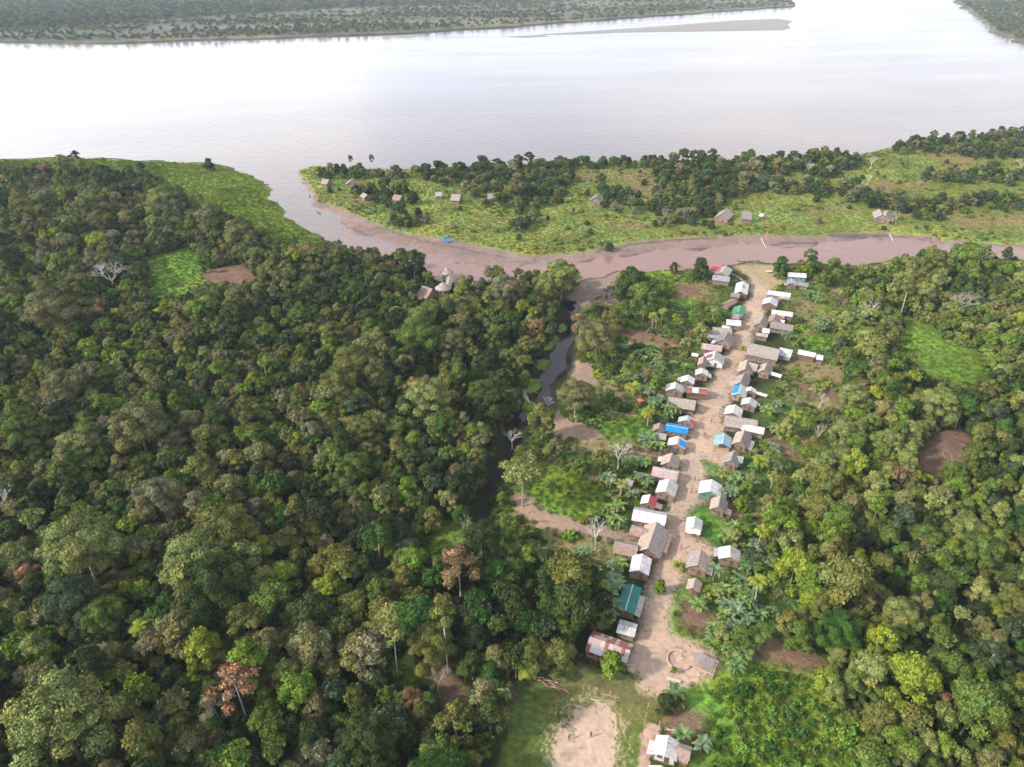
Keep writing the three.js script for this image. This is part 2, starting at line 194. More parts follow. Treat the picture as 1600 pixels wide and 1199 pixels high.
const roughBump = bumpTex(256, 8, 4, 3);
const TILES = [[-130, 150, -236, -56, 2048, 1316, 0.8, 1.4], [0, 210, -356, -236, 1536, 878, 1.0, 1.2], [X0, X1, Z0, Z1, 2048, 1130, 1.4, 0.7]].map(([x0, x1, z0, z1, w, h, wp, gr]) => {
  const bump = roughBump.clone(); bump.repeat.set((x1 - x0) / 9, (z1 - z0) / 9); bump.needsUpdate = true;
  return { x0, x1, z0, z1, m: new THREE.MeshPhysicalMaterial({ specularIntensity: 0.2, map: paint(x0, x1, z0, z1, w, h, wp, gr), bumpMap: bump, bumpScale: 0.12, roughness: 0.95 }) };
});
const lines = (list) => { const out = []; for (const [a, b, s] of list) for (let v = a; v < b - 1e-6; v += s) out.push(v); out.push(list.at(-1)[1]); return out; };
const GX = lines([[X0, -130, 3], [-130, 150, 1.25], [150, 210, 2], [210, X1, 3.3076923]]), GZ = lines([[Z0, -356, 3.04], [-356, -236, 2], [-236, -56, 1.25], [-56, Z1, 3]]);
const classOf = [[fieldW, 'playing_field'], [roadW, 'dirt_road'], [poly(P_WALK), 'footpath'], [landingW, 'landing_ground'], [mudW, 'mud_bank'], [mud2W, 'mud_flat'], [PENIN, 'meadow']];
const classMask = classOf.map(([p]) => raster([p]));
const classLabel = { ground: 'dark leaf litter and garden soil under the trees', playing_field: 'worn grass football pitch with bare sand in its middle', dirt_road: 'wide pale dirt street between the two rows of houses', footpath: 'straight strip of bare clay beside the pitch', landing_ground: 'trodden grass landing at the top of the street', mud_bank: 'pink mud bank along the far side of the side channel', mud_flat: 'mud flat where the dark creek meets the channel', meadow: 'bright green meadow on the tongue of land between the channels' };
{
  const hs = new Float32Array(GX.length * GZ.length); GZ.forEach((z, j) => GX.forEach((x, i) => { hs[j * GX.length + i] = ground(x, z); }));
  const bins = {};
  for (let j = 0; j < GZ.length - 1; j++) for (let i = 0; i < GX.length - 1; i++) {
    const x = (GX[i] + GX[i + 1]) / 2, z = (GZ[j] + GZ[j + 1]) / 2, o = j * GX.length + i;
    if (Math.max(hs[o], hs[o + 1], hs[o + GX.length], hs[o + GX.length + 1]) < WL - 0.7) continue;
    let tile = TILES.findIndex((t) => x > t.x0 && x < t.x1 && z > t.z0 && z < t.z1); if (tile < 0) tile = 2;
    const k = Math.min(GH - 1, Math.floor(z - Z0)) * GW + Math.min(GW - 1, Math.floor(x - X0)); let cls = 'ground'; for (let q = 0; q < classOf.length; q++) if (classMask[q][k] > 0.5) { cls = classOf[q][1]; break; }
    ((bins[cls] ??= [[], [], []])[tile]).push(i, j);
  }
  for (const cls in bins) {
    const geos = [], mats = [];
    bins[cls].forEach((cells, tile) => {
      if (!cells.length) return;
      const T = TILES[tile], id = new Map(), pos = [], uv = [], nor = [], idx = [];
      const v = (i, j) => { const key = j * GX.length + i; if (!id.has(key)) { id.set(key, pos.length / 3); const x = GX[i], z = GZ[j]; pos.push(x, hs[key], z); uv.push((x - T.x0) / (T.x1 - T.x0), (z - T.z0) / (T.z1 - T.z0)); const n = new THREE.Vector3(ground(x - 0.6, z) - ground(x + 0.6, z), 1.2, ground(x, z - 0.6) - ground(x, z + 0.6)).normalize(); nor.push(n.x, n.y, n.z); } return id.get(key); };
      for (let q = 0; q < cells.length; q += 2) { const i = cells[q], j = cells[q + 1], a = v(i, j), b = v(i + 1, j), c = v(i, j + 1), d = v(i + 1, j + 1); idx.push(a, c, b, b, c, d); }
      const g = new THREE.BufferGeometry(); g.setAttribute('position', new THREE.Float32BufferAttribute(pos, 3)); g.setAttribute('normal', new THREE.Float32BufferAttribute(nor, 3)); g.setAttribute('uv', new THREE.Float32BufferAttribute(uv, 2)); g.setIndex(idx); geos.push(g); mats.push(T.m);
    });
    const m = shade(new THREE.Mesh(geos.length > 1 ? mergeGeometries(geos, true) : geos[0], geos.length > 1 ? mats : mats[0])); m.name = cls; tag(m, classLabel[cls], cls.replace('_', ' '), null, 'structure'); scene.add(m);
  }
}
// ---------------------------------------------------------------- water
const flat = (pts, y, uvScale) => {
  const s = new THREE.Shape(pts.map(([x, z]) => new THREE.Vector2(x, -z))), g = new THREE.ShapeGeometry(s); g.rotateX(-Math.PI / 2); g.translate(0, y, 0);
  const p = g.attributes.position, u = g.attributes.uv; for (let i = 0; i < p.count; i++) u.setXY(i, p.getX(i) / uvScale, p.getZ(i) / uvScale); return g;
};
{
  const wave = bumpTex(512, 10, 5, 90); 
  const tint = new Uint8Array(512 * 512 * 4), broad = bumpTex(512, 5, 5, 140).image.data;
  for (let i = 0; i < 512 * 512; i++) { const v = 0.93 + 0.14 * broad[i * 4] / 255; tint[i * 4] = Math.min(255, 110 * v); tint[i * 4 + 1] = Math.min(255, 98 * v); tint[i * 4 + 2] = Math.min(255, 94 * v); tint[i * 4 + 3] = 255; }
  const tt = new THREE.DataTexture(tint, 512, 512, THREE.RGBAFormat); tt.colorSpace = THREE.SRGBColorSpace; tt.wrapS = tt.wrapT = THREE.RepeatWrapping; tt.magFilter = THREE.LinearFilter; tt.minFilter = THREE.LinearFilter; tt.repeat.set(0.05, 0.11); tt.rotation = 0.2; tt.needsUpdate = true;
  const rg = new Uint8Array(512 * 512 * 4), br = bumpTex(512, 4, 6, 200).image.data; for (let i = 0; i < 512 * 512; i++) { rg[i * 4] = rg[i * 4 + 2] = 0; rg[i * 4 + 1] = 28 + br[i * 4] * 0.11; rg[i * 4 + 3] = 255; }
  const rt = new THREE.DataTexture(rg, 512, 512, THREE.RGBAFormat); rt.wrapS = rt.wrapT = THREE.RepeatWrapping; rt.magFilter = THREE.LinearFilter; rt.minFilter = THREE.LinearFilter; rt.repeat.set(0.045, 0.16); rt.rotation = -0.15; rt.needsUpdate = true;
  const river = shade(new THREE.Mesh(flat([[-9000, 400], [9000, 400], [9000, -12000], [-9000, -12000]], WL, 40), new THREE.MeshPhysicalMaterial({ map: tt, roughness: 1.0, roughnessMap: rt, ior: 1.33, bumpMap: wave, bumpScale: 0.10 })));
  river.name = 'river'; tag(river, 'broad pale muddy river and its pink-brown side channel', 'river', null, 'structure'); scene.add(river);
  // the side channel is tinted redder, fading to the river colour at its mouth
  const walk = (pts, n) => { const L = [0]; for (let i = 1; i < pts.length; i++) L.push(L[i - 1] + Math.hypot(pts[i][0] - pts[i - 1][0], pts[i][1] - pts[i - 1][1])); const out = []; for (let k = 0; k <= n; k++) { const d = L.at(-1) * k / n; let i = 1; while (i < L.length - 1 && L[i] < d) i++; const t = (d - L[i - 1]) / (L[i] - L[i - 1] || 1); out.push([pts[i - 1][0] + (pts[i][0] - pts[i - 1][0]) * t, pts[i - 1][1] + (pts[i][1] - pts[i - 1][1]) * t]); } return out; };
  const sPts = P_SOUTH.filter(([x]) => x > 425 && x < 1850), nPts = P_PENIN.filter(([x, y]) => y > 300 && x < 1850 && x > 460).reverse(), N = 90, a = walk(poly(sPts, WL), N), b = walk(poly(nPts.filter(([x, y], i) => i > 0), WL), N), pos = [], uv = [], col = [], idx = [];
  for (let k = 0; k <= N; k++) for (let q = 0; q <= 4; q++) { const e = 0.06 + 0.25 * THREE.MathUtils.smoothstep(k, 10, 40), t = -e + (1 + 2 * e) * q / 4, x = a[k][0] + (b[k][0] - a[k][0]) * t, z = a[k][1] + (b[k][1] - a[k][1]) * t, f = THREE.MathUtils.smoothstep(k, 1, 26); pos.push(x, WL + 0.012, z); uv.push(x / 40, z / 40); col.push(1 + 0.40 * f, 1, 1 - 0.1 * f); }
  for (let k = 0; k < N; k++) for (let q = 0; q < 4; q++) { const o = k * 5 + q; idx.push(o, o + 5, o + 1, o + 1, o + 5, o + 6); }
  const cg = new THREE.BufferGeometry(); cg.setAttribute('position', new THREE.Float32BufferAttribute(pos, 3)); cg.setAttribute('uv', new THREE.Float32BufferAttribute(uv, 2)); cg.setAttribute('color', new THREE.Float32BufferAttribute(col, 3)); cg.setAttribute('normal', new THREE.Float32BufferAttribute(pos.map((v, i) => (i % 3 === 1 ? 1 : 0)), 3)); cg.setIndex(idx);
  const cm = river.material.clone(); cm.vertexColors = true; cm.side = THREE.DoubleSide; const channel = shade(new THREE.Mesh(cg, cm)); channel.name = 'side_channel'; tag(channel, 'pink-brown side channel between the village and the meadow tongue', 'channel', null, 'structure'); scene.add(channel); river.userData.label = 'broad pale muddy river filling the upper part of the view';
  const cw = wave.clone(); cw.repeat.set(3, 3); cw.needsUpdate = true;
  const big = CREEK.map(([x, z], i, a) => { const [px, pz] = a[(i + a.length - 1) % a.length], [qx, qz] = a[(i + 1) % a.length], tx = qx - px, tz = qz - pz, l = Math.hypot(tx, tz) || 1; return [x + tz / l * -2.2, z + tx / l * 2.2]; });
  const area = (p) => p.reduce((s, [x, z], i) => { const [a, b] = p[(i + 1) % p.length]; return s + x * b - a * z; }, 0);
  const grown = Math.abs(area(big)) > Math.abs(area(CREEK)) ? big : CREEK.map(([x, z], i) => [2 * x - big[i][0], 2 * z - big[i][1]]);
  const creek = shade(new THREE.Mesh(flat(grown, CL, 40), new THREE.MeshPhysicalMaterial({ color: lin(0.010, 0.006, 0.016), roughness: 0.08, ior: 1.33, bumpMap: cw, bumpScale: 0.006 })));
  creek.name = 'creek'; tag(creek, 'narrow black-water creek winding between the forest and the village', 'creek', null, 'structure'); scene.add(creek);
}
// ---------------------------------------------------------------- the far banks
const FARL = poly([[-1400, 76], [-400, 70], [0, 66], [100, 68], [200, 67], [350, 63], [480, 58], [600, 54], [800, 42], [1000, 27], [1100, 20], [1200, 13], [1240, 11], [1238, 4], [1225, -10], [1160, -30], [900, -45], [-1400, -45]], WL);
const FARR = poly([[1480, -10], [1492, -1], [1505, 8], [1522, 20], [1540, 36], [1560, 52], [1600, 66], [1700, 80], [2400, 105], [2400, -45], [1420, -45], [1470, -22]], WL);
const BARS = [[[850, 54], [905, 50.5], [960, 46.5], [1030, 42], [1080, 38], [1150, 32.5], [1215, 30], [1234, 33], [1226, 38], [1230, 44], [1218, 46.5], [1100, 48.5], [1020, 49.5], [960, 50.5], [905, 53]], [[592, 57], [640, 55.3], [664, 56], [630, 58.4]], [[800, 57.2], [845, 55.4], [850, 56.6], [815, 58.4]]].map((p) => poly(p, WL));
{
  const n = 1024, d = new Uint8Array(n * n * 4), c = new THREE.Color(), FOREST = poly([[-1400, 66], [-300, 58], [0, 47], [100, 42], [300, 28], [500, 15], [700, 7], [900, 1], [1050, -12], [1000, -40], [-1400, -40]]);
  for (let j = 0; j < n; j++) for (let i = 0; i < n; i++) {
    const x = -3600 + 7200 * (i + 0.5) / n, z = -9000 + 8200 * (j + 0.5) / n, a = fbm(x * 0.004, z * 0.009, 4), b = fbm(x * 0.03, z * 0.05, 3) * 0.5 + vnoise(x * 0.12, z * 0.1) * 0.5;
    const f = THREE.MathUtils.smoothstep(a * 0.7 + b * 0.3, 0.42, 0.60), k = 0.6 + 0.8 * b;
    c.setRGB((0.130 * f + 0.062 * (1 - f)) * k, (0.112 * f + 0.066 * (1 - f)) * k, (0.062 * f + 0.032 * (1 - f)) * k); const o = (j * n + i) * 4, h = c.getHex(); d[o] = h >> 16; d[o + 1] = (h >> 8) & 255; d[o + 2] = h & 255; d[o + 3] = 255;
  }
  const t = new THREE.DataTexture(d, n, n, THREE.RGBAFormat); t.colorSpace = THREE.SRGBColorSpace; t.magFilter = THREE.LinearFilter; t.minFilter = THREE.LinearFilter; t.needsUpdate = true;
  const fm = new THREE.MeshStandardMaterial({ map: t, roughness: 1 }), edge = mat(0.22, 0.16, 0.12);
  const bank = (pts, name, label, top) => {
    const rough = []; pts.forEach(([x, z], i) => { const [a, b] = pts[(i + 1) % pts.length], l = Math.hypot(a - x, b - z), k = Math.max(1, Math.min(60, Math.round(l / 28))); for (let q = 0; q < k; q++) { const X = x + (a - x) * q / k, Z = z + (b - z) * q / k; rough.push([X + (vnoise(X * 0.02, Z * 0.02) - 0.5) * 26, Z + (vnoise(X * 0.02 + 40, Z * 0.02) - 0.5) * 26]); } });
    const g = new THREE.ExtrudeGeometry(new THREE.Shape(rough.map(([x, z]) => new THREE.Vector2(x, -z))), { depth: 4, bevelEnabled: true, bevelThickness: 1.5, bevelSize: 5, bevelSegments: 2 }); g.rotateX(-Math.PI / 2); g.translate(0, top - 5.5, 0);
    const p = g.attributes.position, u = g.attributes.uv; for (let i = 0; i < p.count; i++) u.setXY(i, (p.getX(i) + 3600) / 7200, (p.getZ(i) + 9000) / 8200);
    const m = shade(new THREE.Mesh(g, [fm, fm])); m.name = name; tag(m, label, 'river bank', null, 'structure'); scene.add(m);
  };
  bank(FARL, 'far_shore', 'long hazy opposite shore of scrub and forest', 1.6);
  bank(FARR, 'far_headland', 'wooded headland across the river in the upper right corner', 1.6);
  const sandM = mat(0.20, 0.165, 0.14, 0.5);
  BARS.forEach((p, i) => { const g = new THREE.ExtrudeGeometry(new THREE.Shape(p.map(([x, z]) => new THREE.Vector2(x, -z))), { depth: 0.6, bevelEnabled: true, bevelThickness: 0.5, bevelSize: 6, bevelSegments: 2 }); g.rotateX(-Math.PI / 2); g.translate(0, WL - 0.45, 0); const m = shade(new THREE.Mesh(g, sandM)); m.name = numbered('sandbar'); tag(m, ['long grey sandbar lying before the opposite shore', 'small sliver of sand by the opposite shore', 'tiny sand spit beside the long sandbar'][i], 'sandbar', null, 'structure'); scene.add(m); });
}

// ---------------------------------------------------------------- houses
const noPlants = raster([roadW, fieldW, CREEK, landingW, poly(P_WALK), ...P_SANDS.map((p) => poly(p))]);
for (let i = 0; i < noPlants.length; i++) if (landHard[i] < 0.5) noPlants[i] = 1;
const keepCv = document.createElement('canvas'); keepCv.width = 800; keepCv.height = 600; const keepC = keepCv.getContext('2d'); keepC.fillStyle = '#000'; keepC.fillRect(0, 0, 800, 600);
const keep = (pts) => { keepC.fillStyle = '#fff'; keepC.beginPath(); pts.forEach(([x, y], i) => keepC[i ? 'lineTo' : 'moveTo'](x / 2, y / 2)); keepC.closePath(); keepC.fill(); };
[P_ROAD, P_FIELD, P_WALK, P_LANDING, [...P_CREEK.slice(0, 11), ...P_CREEK.slice(-11)], P_MUD2, ...P_SANDS, ...P_BRIGHT.slice(0, 6), P_SOIL[0], P_SOIL[1], P_SOIL[2], P_SOIL[3], P_BRIGHT[7], P_BRIGHT[8], P_BRIGHT[11], P_SOIL.find((q) => q[0][0] === 320), P_SOIL.find((q) => q[0][0] === 660), [[264, 264], [340, 264], [400, 287], [440, 332], [486, 366], [455, 372], [400, 347], [350, 318], [300, 288]]].forEach(keep);
const blockGround = (x, z, r) => { for (let j = -Math.ceil(r); j <= r; j++) for (let i = -Math.ceil(r); i <= r; i++) if (i * i + j * j <= r * r) { const a = Math.floor(x - X0 + i), b = Math.floor(z - Z0 + j); if (a >= 0 && b >= 0 && a < GW && b < GH) noPlants[b * GW + a] = 1; } };

const streaks = (() => {                                              // weathered sheet metal: stains and dust running down the sheets
  const n = 256, d = new Uint8Array(n * n * 4);
  for (let j = 0; j < n; j++) for (let i = 0; i < n; i++) { const a = vnoise(i * 0.22, j * 0.03), b = vnoise(i * 0.05 + 30, j * 0.06), c = vnoise(i * 0.6, j * 0.5 + 80), v = 255 * Math.min(1, 0.70 + 0.22 * a + 0.14 * b + 0.06 * c), q = Math.max(0, vnoise(i * 0.11 + 60, j * 0.035 + 9) * 0.7 + vnoise(i * 0.5, j * 0.12) * 0.3 - 0.60) * 1.6, o = (j * n + i) * 4; d[o] = v * (1 - q * 0.35); d[o + 1] = v * 0.995 * (1 - q * 0.8); d[o + 2] = v * 0.985 * (1 - q); d[o + 3] = 255; }
  const t = new THREE.DataTexture(d, n, n, THREE.RGBAFormat); t.colorSpace = THREE.SRGBColorSpace; t.wrapS = t.wrapT = THREE.RepeatWrapping; t.magFilter = THREE.LinearFilter; t.minFilter = THREE.LinearFilter; t.needsUpdate = true; return t;
})();
const fibres = (() => {
  const n = 256, d = new Uint8Array(n * n * 4);
  for (let j = 0; j < n; j++) for (let i = 0; i < n; i++) { const a = vnoise(i * 0.9, j * 0.08), b = vnoise(i * 0.07 + 30, j * 0.05), c = vnoise(i * 0.3, j * 0.3 + 80), v = 255 * Math.min(1, 0.62 + 0.25 * a + 0.22 * b + 0.1 * c), o = (j * n + i) * 4; d[o] = v; d[o + 1] = v; d[o + 2] = v; d[o + 3] = 255; }
  const t = new THREE.DataTexture(d, n, n, THREE.RGBAFormat); t.colorSpace = THREE.SRGBColorSpace; t.wrapS = t.wrapT = THREE.RepeatWrapping; t.magFilter = THREE.LinearFilter; t.minFilter = THREE.LinearFilter; t.needsUpdate = true; return t;
})();
const metal = (r, g, b, rough = 0.45) => new THREE.MeshStandardMaterial({ color: lin(r, g, b), map: streaks, roughness: rough, metalness: 0, vertexColors: true, side: THREE.DoubleSide });
const thatch = (r, g, b) => new THREE.MeshStandardMaterial({ color: lin(r, g, b), map: fibres, bumpMap: fibres, bumpScale: 0.06, roughness: 1, vertexColors: true, side: THREE.DoubleSide });
const ROOF = {
  white: metal(0.74, 0.75, 0.78, 0.38), pale: metal(0.60, 0.62, 0.65, 0.42), grey: metal(0.40, 0.40, 0.41), blue: metal(0.0, 0.26, 0.74, 0.5), green: metal(0.05, 0.30, 0.13, 0.5), red: metal(0.50, 0.05, 0.085, 0.5), teal: metal(0.01, 0.19, 0.17, 0.6), sky: metal(0.27, 0.47, 0.56, 0.4),
  rust: metal(0.30, 0.115, 0.09, 0.8), pinkish: metal(0.47, 0.36, 0.345, 0.6), mint: metal(0.47, 0.55, 0.49, 0.5), slate: metal(0.30, 0.32, 0.38, 0.6),
  thatch: thatch(0.37, 0.32, 0.285), tan: thatch(0.50, 0.39, 0.31), old: thatch(0.27, 0.235, 0.22), brown: thatch(0.36, 0.25, 0.20),
};
const WHITES = [ROOF.white, metal(0.62, 0.64, 0.68, 0.45), metal(0.70, 0.68, 0.65, 0.5), ROOF.white], PALES = [ROOF.pale, metal(0.50, 0.515, 0.54, 0.5), metal(0.55, 0.53, 0.51, 0.55)];
const isThatch = (k) => ['thatch', 'tan', 'old', 'brown'].includes(k);
const boards = (r, g, b) => new THREE.MeshStandardMaterial({ color: lin(r, g, b), map: fibres, roughness: 0.9 });
const WALL = { wood: boards(0.27, 0.19, 0.145), brown: boards(0.20, 0.105, 0.075), grey: boards(0.33, 0.30, 0.28), green: boards(0.10, 0.24, 0.16), white: boards(0.62, 0.63, 0.64), blue: boards(0.22, 0.33, 0.42), tan: boards(0.46, 0.31, 0.19) };
const DARK = mat(0.022, 0.017, 0.014), POST = mat(0.22, 0.155, 0.11), TRIM = mat(0.40, 0.33, 0.27), DOOR = mat(0.12, 0.07, 0.05), SHUT = mat(0.07, 0.09, 0.10);
const boxGeo = new THREE.BoxGeometry(1, 1, 1), postGeo = new THREE.CylinderGeometry(0.5, 0.5, 1, 6);
const box = (name, m, parent, sx, sy, sz, x, y, z, turn = 0) => { const o = part(name, boxGeo, m, parent); o.scale.set(sx, sy, sz); o.position.set(x, y, z); o.rotation.y = turn; return o; };
const post = (name, parent, x, z, y0, y1, d = 0.13, m = POST) => { const o = part(name, postGeo, m, parent); o.scale.set(d, y1 - y0, d); o.position.set(x, (y0 + y1) / 2, z); return o; };
// one roof slope: sheets (or courses of palm leaf) from the ridge down to the eave, each with thickness and a slightly uneven lie
function slopeGeo(side, L, W, rH, eH, leaf) {
  const pos = [], col = [], uv = [], idx = [];
  const dx = W / 2, dy = rH - eH, len = Math.hypot(dx, dy), nx = dy / len, ny = dx / len;
  const P = (s, z, up) => [side * (dx * s / len + nx * up), rH - dy * s / len + ny * up, z];
  const slab = (s0, s1, z0, z1, u0, u1, th, tone, jag = 0) => {
    const b = pos.length / 3, a0 = jag ? rr(-jag, jag) : 0, a1 = jag ? rr(-jag, jag) : 0;
    const q = [P(s0, z0, u0), P(s0, z1, u0), P(s1 + a0, z0, u1), P(s1 + a1, z1, u1), P(s0, z0, u0 - th), P(s0, z1, u0 - th), P(s1 + a0, z0, u1 - th), P(s1 + a1, z1, u1 - th)];
    q.forEach((p, i) => { pos.push(...p); col.push(tone, tone, tone); uv.push(p[2] * 0.5 + tone * 3, (i & 2 ? s1 : s0) * 0.35); });
    const f = [[0, 1, 2, 3], [4, 6, 5, 7], [2, 3, 6, 7], [0, 2, 4, 6], [1, 5, 3, 7], [0, 4, 1, 5]]; for (const [a, c, d, e] of f) idx.push(b + a, b + c, b + d, b + d, b + c, b + e);
  };
  if (leaf) {
    const rows = Math.max(3, Math.round(len / 0.42)), cols = Math.max(4, Math.round(L / 0.32));
    for (let r = 0; r < rows; r++) for (let c = 0; c < cols; c++) { const up = 0.10 + (rows - r) * 0.0 + rr(0, 0.035), tone = rr(0.84, 1.12); slab(len * r / rows - 0.05, len * (r + 1) / rows + 0.10, -L / 2 + L * c / cols - 0.02 + (c ? 0 : rr(-0.15, 0.05)), -L / 2 + L * (c + 1) / cols + 0.02 + (c === cols - 1 ? rr(-0.05, 0.15) : 0), up, up + 0.05, 0.10, tone, 0.09); }
  } else {
    const cols = Math.max(2, Math.round(L / 0.85)), rows = len > 2.3 ? 2 : 1;
    for (let r = 0; r < rows; r++) for (let c = 0; c < cols; c++) { const up = 0.03 + (c % 2) * 0.012 + (rows - r) * 0.012 + rr(0, 0.012); slab(len * r / rows - (r ? 0.1 : 0), len * (r + 1) / rows, -L / 2 + L * c / cols - 0.03, -L / 2 + L * (c + 1) / cols + 0.03, up, up + rr(0, 0.012), 0.012, rr(0.80, 1.06), r === rows - 1 ? 0.05 : 0); }
  }
  const g = new THREE.BufferGeometry(); g.setAttribute('position', new THREE.Float32BufferAttribute(pos, 3)); g.setAttribute('color', new THREE.Float32BufferAttribute(col, 3)); g.setAttribute('uv', new THREE.Float32BufferAttribute(uv, 2)); g.setIndex(idx);
  const flatG = g.toNonIndexed(); flatG.computeVertexNormals(); return flatG;
}
const houseBits = [];
function house(x1, y1, x2, y2, W, kA, kB, label, opt = {}) {
  const leaf = isThatch(kA) || isThatch(kB), eH = opt.e ?? (W < 3.2 ? 1.8 : 2.15), rH = opt.r ?? eH + W * (leaf ? 0.36 : 0.24) * 1.0;
  const [ax, az] = at(x1, y1, rH), [bx, bz] = at(x2, y2, rH), L = Math.max(2.2, Math.hypot(bx - ax, bz - az)), turn = Math.atan2(bx - ax, bz - az);
  const x = (ax + bx) / 2, z = (az + bz) / 2, gy = ground(x, z);
  seed(Math.round(x1 * 13 + y1 * 7));
  const o = thing(opt.name ?? (leaf ? 'thatched_house' : 'tin_roofed_house'), x, gy, z, turn); tag(o, label, opt.cat ?? 'house', opt.group);
  const base = opt.open || W < 2.7 ? 0 : 0.4, wM = WALL[opt.wall ?? 'wood'], wi = W / 2 - (leaf ? 0.55 : 0.4), li = L / 2 - 0.4;
  const kOf = { [-1]: kA, 1: kB };
  const slopes = {}, whiteM = pick(WHITES), paleM = pick(PALES); for (const s of [-1, 1]) { const r = slopes[s] = part('roof', slopeGeo(s, L, W, rH, eH, isThatch(kOf[s])), kOf[s] === 'white' ? whiteM : kOf[s] === 'pale' ? paleM : ROOF[kOf[s]], o); if (kA !== kB) r.userData.label = (isThatch(kOf[s]) ? 'palm-thatch' : kOf[s] + ' metal') + ' roof slope'; }
  const cap = part('ridge_cap', new THREE.CylinderGeometry(leaf ? 0.22 : 0.11, leaf ? 0.22 : 0.11, L + 0.1, 6, 1), leaf ? ROOF.old : ROOF.pale, slopes[-1]); { const g = cap.geometry; g.setAttribute('color', new THREE.Float32BufferAttribute(new Float32Array(g.attributes.position.count * 3).fill(leaf ? 1.15 : 1), 3)); } cap.rotation.x = Math.PI / 2; cap.scale.set(1, 1, 0.6); cap.position.y = rH + 0.03;
  const slopeY = (xx) => rH - (rH - eH) * Math.abs(xx) / (W / 2);
  if (!opt.open) {
    const sh = new THREE.Shape([[-wi, base], [wi, base], [wi, slopeY(wi) - 0.06], [0, rH - 0.10], [-wi, slopeY(wi) - 0.06]].map(([a, b]) => new THREE.Vector2(a, b)));
    const wg = new THREE.ExtrudeGeometry(sh, { depth: li * 2, bevelEnabled: false }); wg.translate(0, 0, -li); part('wall', wg, wM, o);
    if (base) box('floor', POST, o, wi * 2 + 0.3, 0.12, li * 2 + 0.3, 0, base - 0.06, 0);
    const dz = li + 0.03, dh = Math.min(1.9, eH - base - 0.15);
    const d = box('door', DOOR, o, 0.85, dh, 0.06, opt.dx ?? wi * 0.25, base + dh / 2, dz); d.userData.kind = undefined;
    if (wi > 1.2) { const w = box('window', SHUT, o, 0.8, 0.7, 0.06, -wi * 0.5, base + 1.2, dz); box('window_sill', TRIM, o, 0.95, 0.07, 0.1, -wi * 0.5, base + 0.82, dz); }
    for (const s of [-1, 1]) { const m = Math.max(1, Math.floor(li * 2 / 2.4)); for (let k = 0; k < m; k++) { const zz = -li + (k + 0.5) * li * 2 / m; box('window', SHUT, o, 0.06, 0.6, 0.8, s * (wi + 0.02), base + 1.05, zz); } }
  } else if (opt.low) box('half_wall', wM, o, wi * 2, 0.9, li * 2, 0, 0.45, 0);
  const nz = Math.max(2, Math.ceil(L / 2.6));
  for (let k = 0; k < nz; k++) for (const s of [-1, 1]) { const zz = -L / 2 + 0.3 + (L - 0.6) * k / (nz - 1), xx = s * (W / 2 - 0.22); post('post', o, xx, zz, -0.35, slopeY(xx) - 0.02); }
  if (!opt.open && W >= 3.8 && !opt.porch && rnd() < 0.5) { const s = rnd() < 0.5 ? -1 : 1, w = rr(1.1, 1.7), l = L * rr(0.4, 0.75), zc = (L - l) / 2 * pick([-1, 1]), k = pick(['old', 'grey', 'pinkish', 'pale', 'brown']), top = eH - 0.08; const g = part('lean_to_roof', slopeGeo(s, l, 2 * w, top, top - 0.42, isThatch(k)), ROOF[k], o); g.position.set(s * (W / 2 - 0.2), 0, zc); g.userData.label = 'low lean-to roof along one side'; for (const e of [-1, 1]) post('post', o, s * (W / 2 + w - 0.45), zc + e * (l / 2 - 0.2), -0.35, top - 0.38, 0.1); }
  if (opt.patch) { const [s, p0, p1, q0, q1, k] = opt.patch, len = Math.hypot(W / 2, rH - eH), m = part('roof_patch', new THREE.BoxGeometry(len * (p1 - p0), 0.04, L * (q1 - q0)), opt.patchMat ?? ROOF[k], slopes[s]); { const g = m.geometry; g.setAttribute('color', new THREE.Float32BufferAttribute(new Float32Array(g.attributes.position.count * 3).fill(1), 3)); } const t = (p0 + p1) / 2; m.position.set(s * W / 2 * t + s * 0.02, rH - (rH - eH) * t + 0.12, L * ((q0 + q1) / 2 - 0.5)); m.rotation.z = -s * Math.atan2(rH - eH, W / 2); m.userData.label = k + ' sheet laid on the roof'; }
  if (opt.porch) { const w = opt.porch; const pg = slopeGeo(1, W * 0.9, 2 * w, 2.5, 1.95, false); const p = part('porch_roof', pg, ROOF[opt.porchK ?? 'pale'], o); p.rotation.y = -Math.PI / 2; p.position.z = L / 2 - 0.1; for (const s of [-1, 1]) post('post', o, s * W * 0.4, L / 2 + w - 0.25, -0.35, 1.98, 0.1); }
  for (let k = 0; k <= 6; k++) { const t = (k / 6 - 0.5) * L; blockGround(x + Math.sin(turn) * t, z + Math.cos(turn) * t, W / 2 + 0.8); }
  const cs = [];
  for (const [sx, sz] of [[-1, -1], [1, -1], [1, 1], [-1, 1]]) { const lx = sx * W / 2, lz = sz * L / 2, wx = x + Math.cos(turn) * lx + Math.sin(turn) * lz, wz = z - Math.sin(turn) * lx + Math.cos(turn) * lz; cs.push(seen(wx, eH, wz)); }
  keep(cs); const top = [seen(ax, rH, az), seen(bx, rH, bz)]; keep([cs[0], top[0], cs[1]]); keep([cs[2], top[1], cs[3]]); keep([cs[1], top[0], top[1], cs[2]]); keep([cs[0], top[0], top[1], cs[3]]);
  houseBits.push({ x, z, W, L }); return o;
}
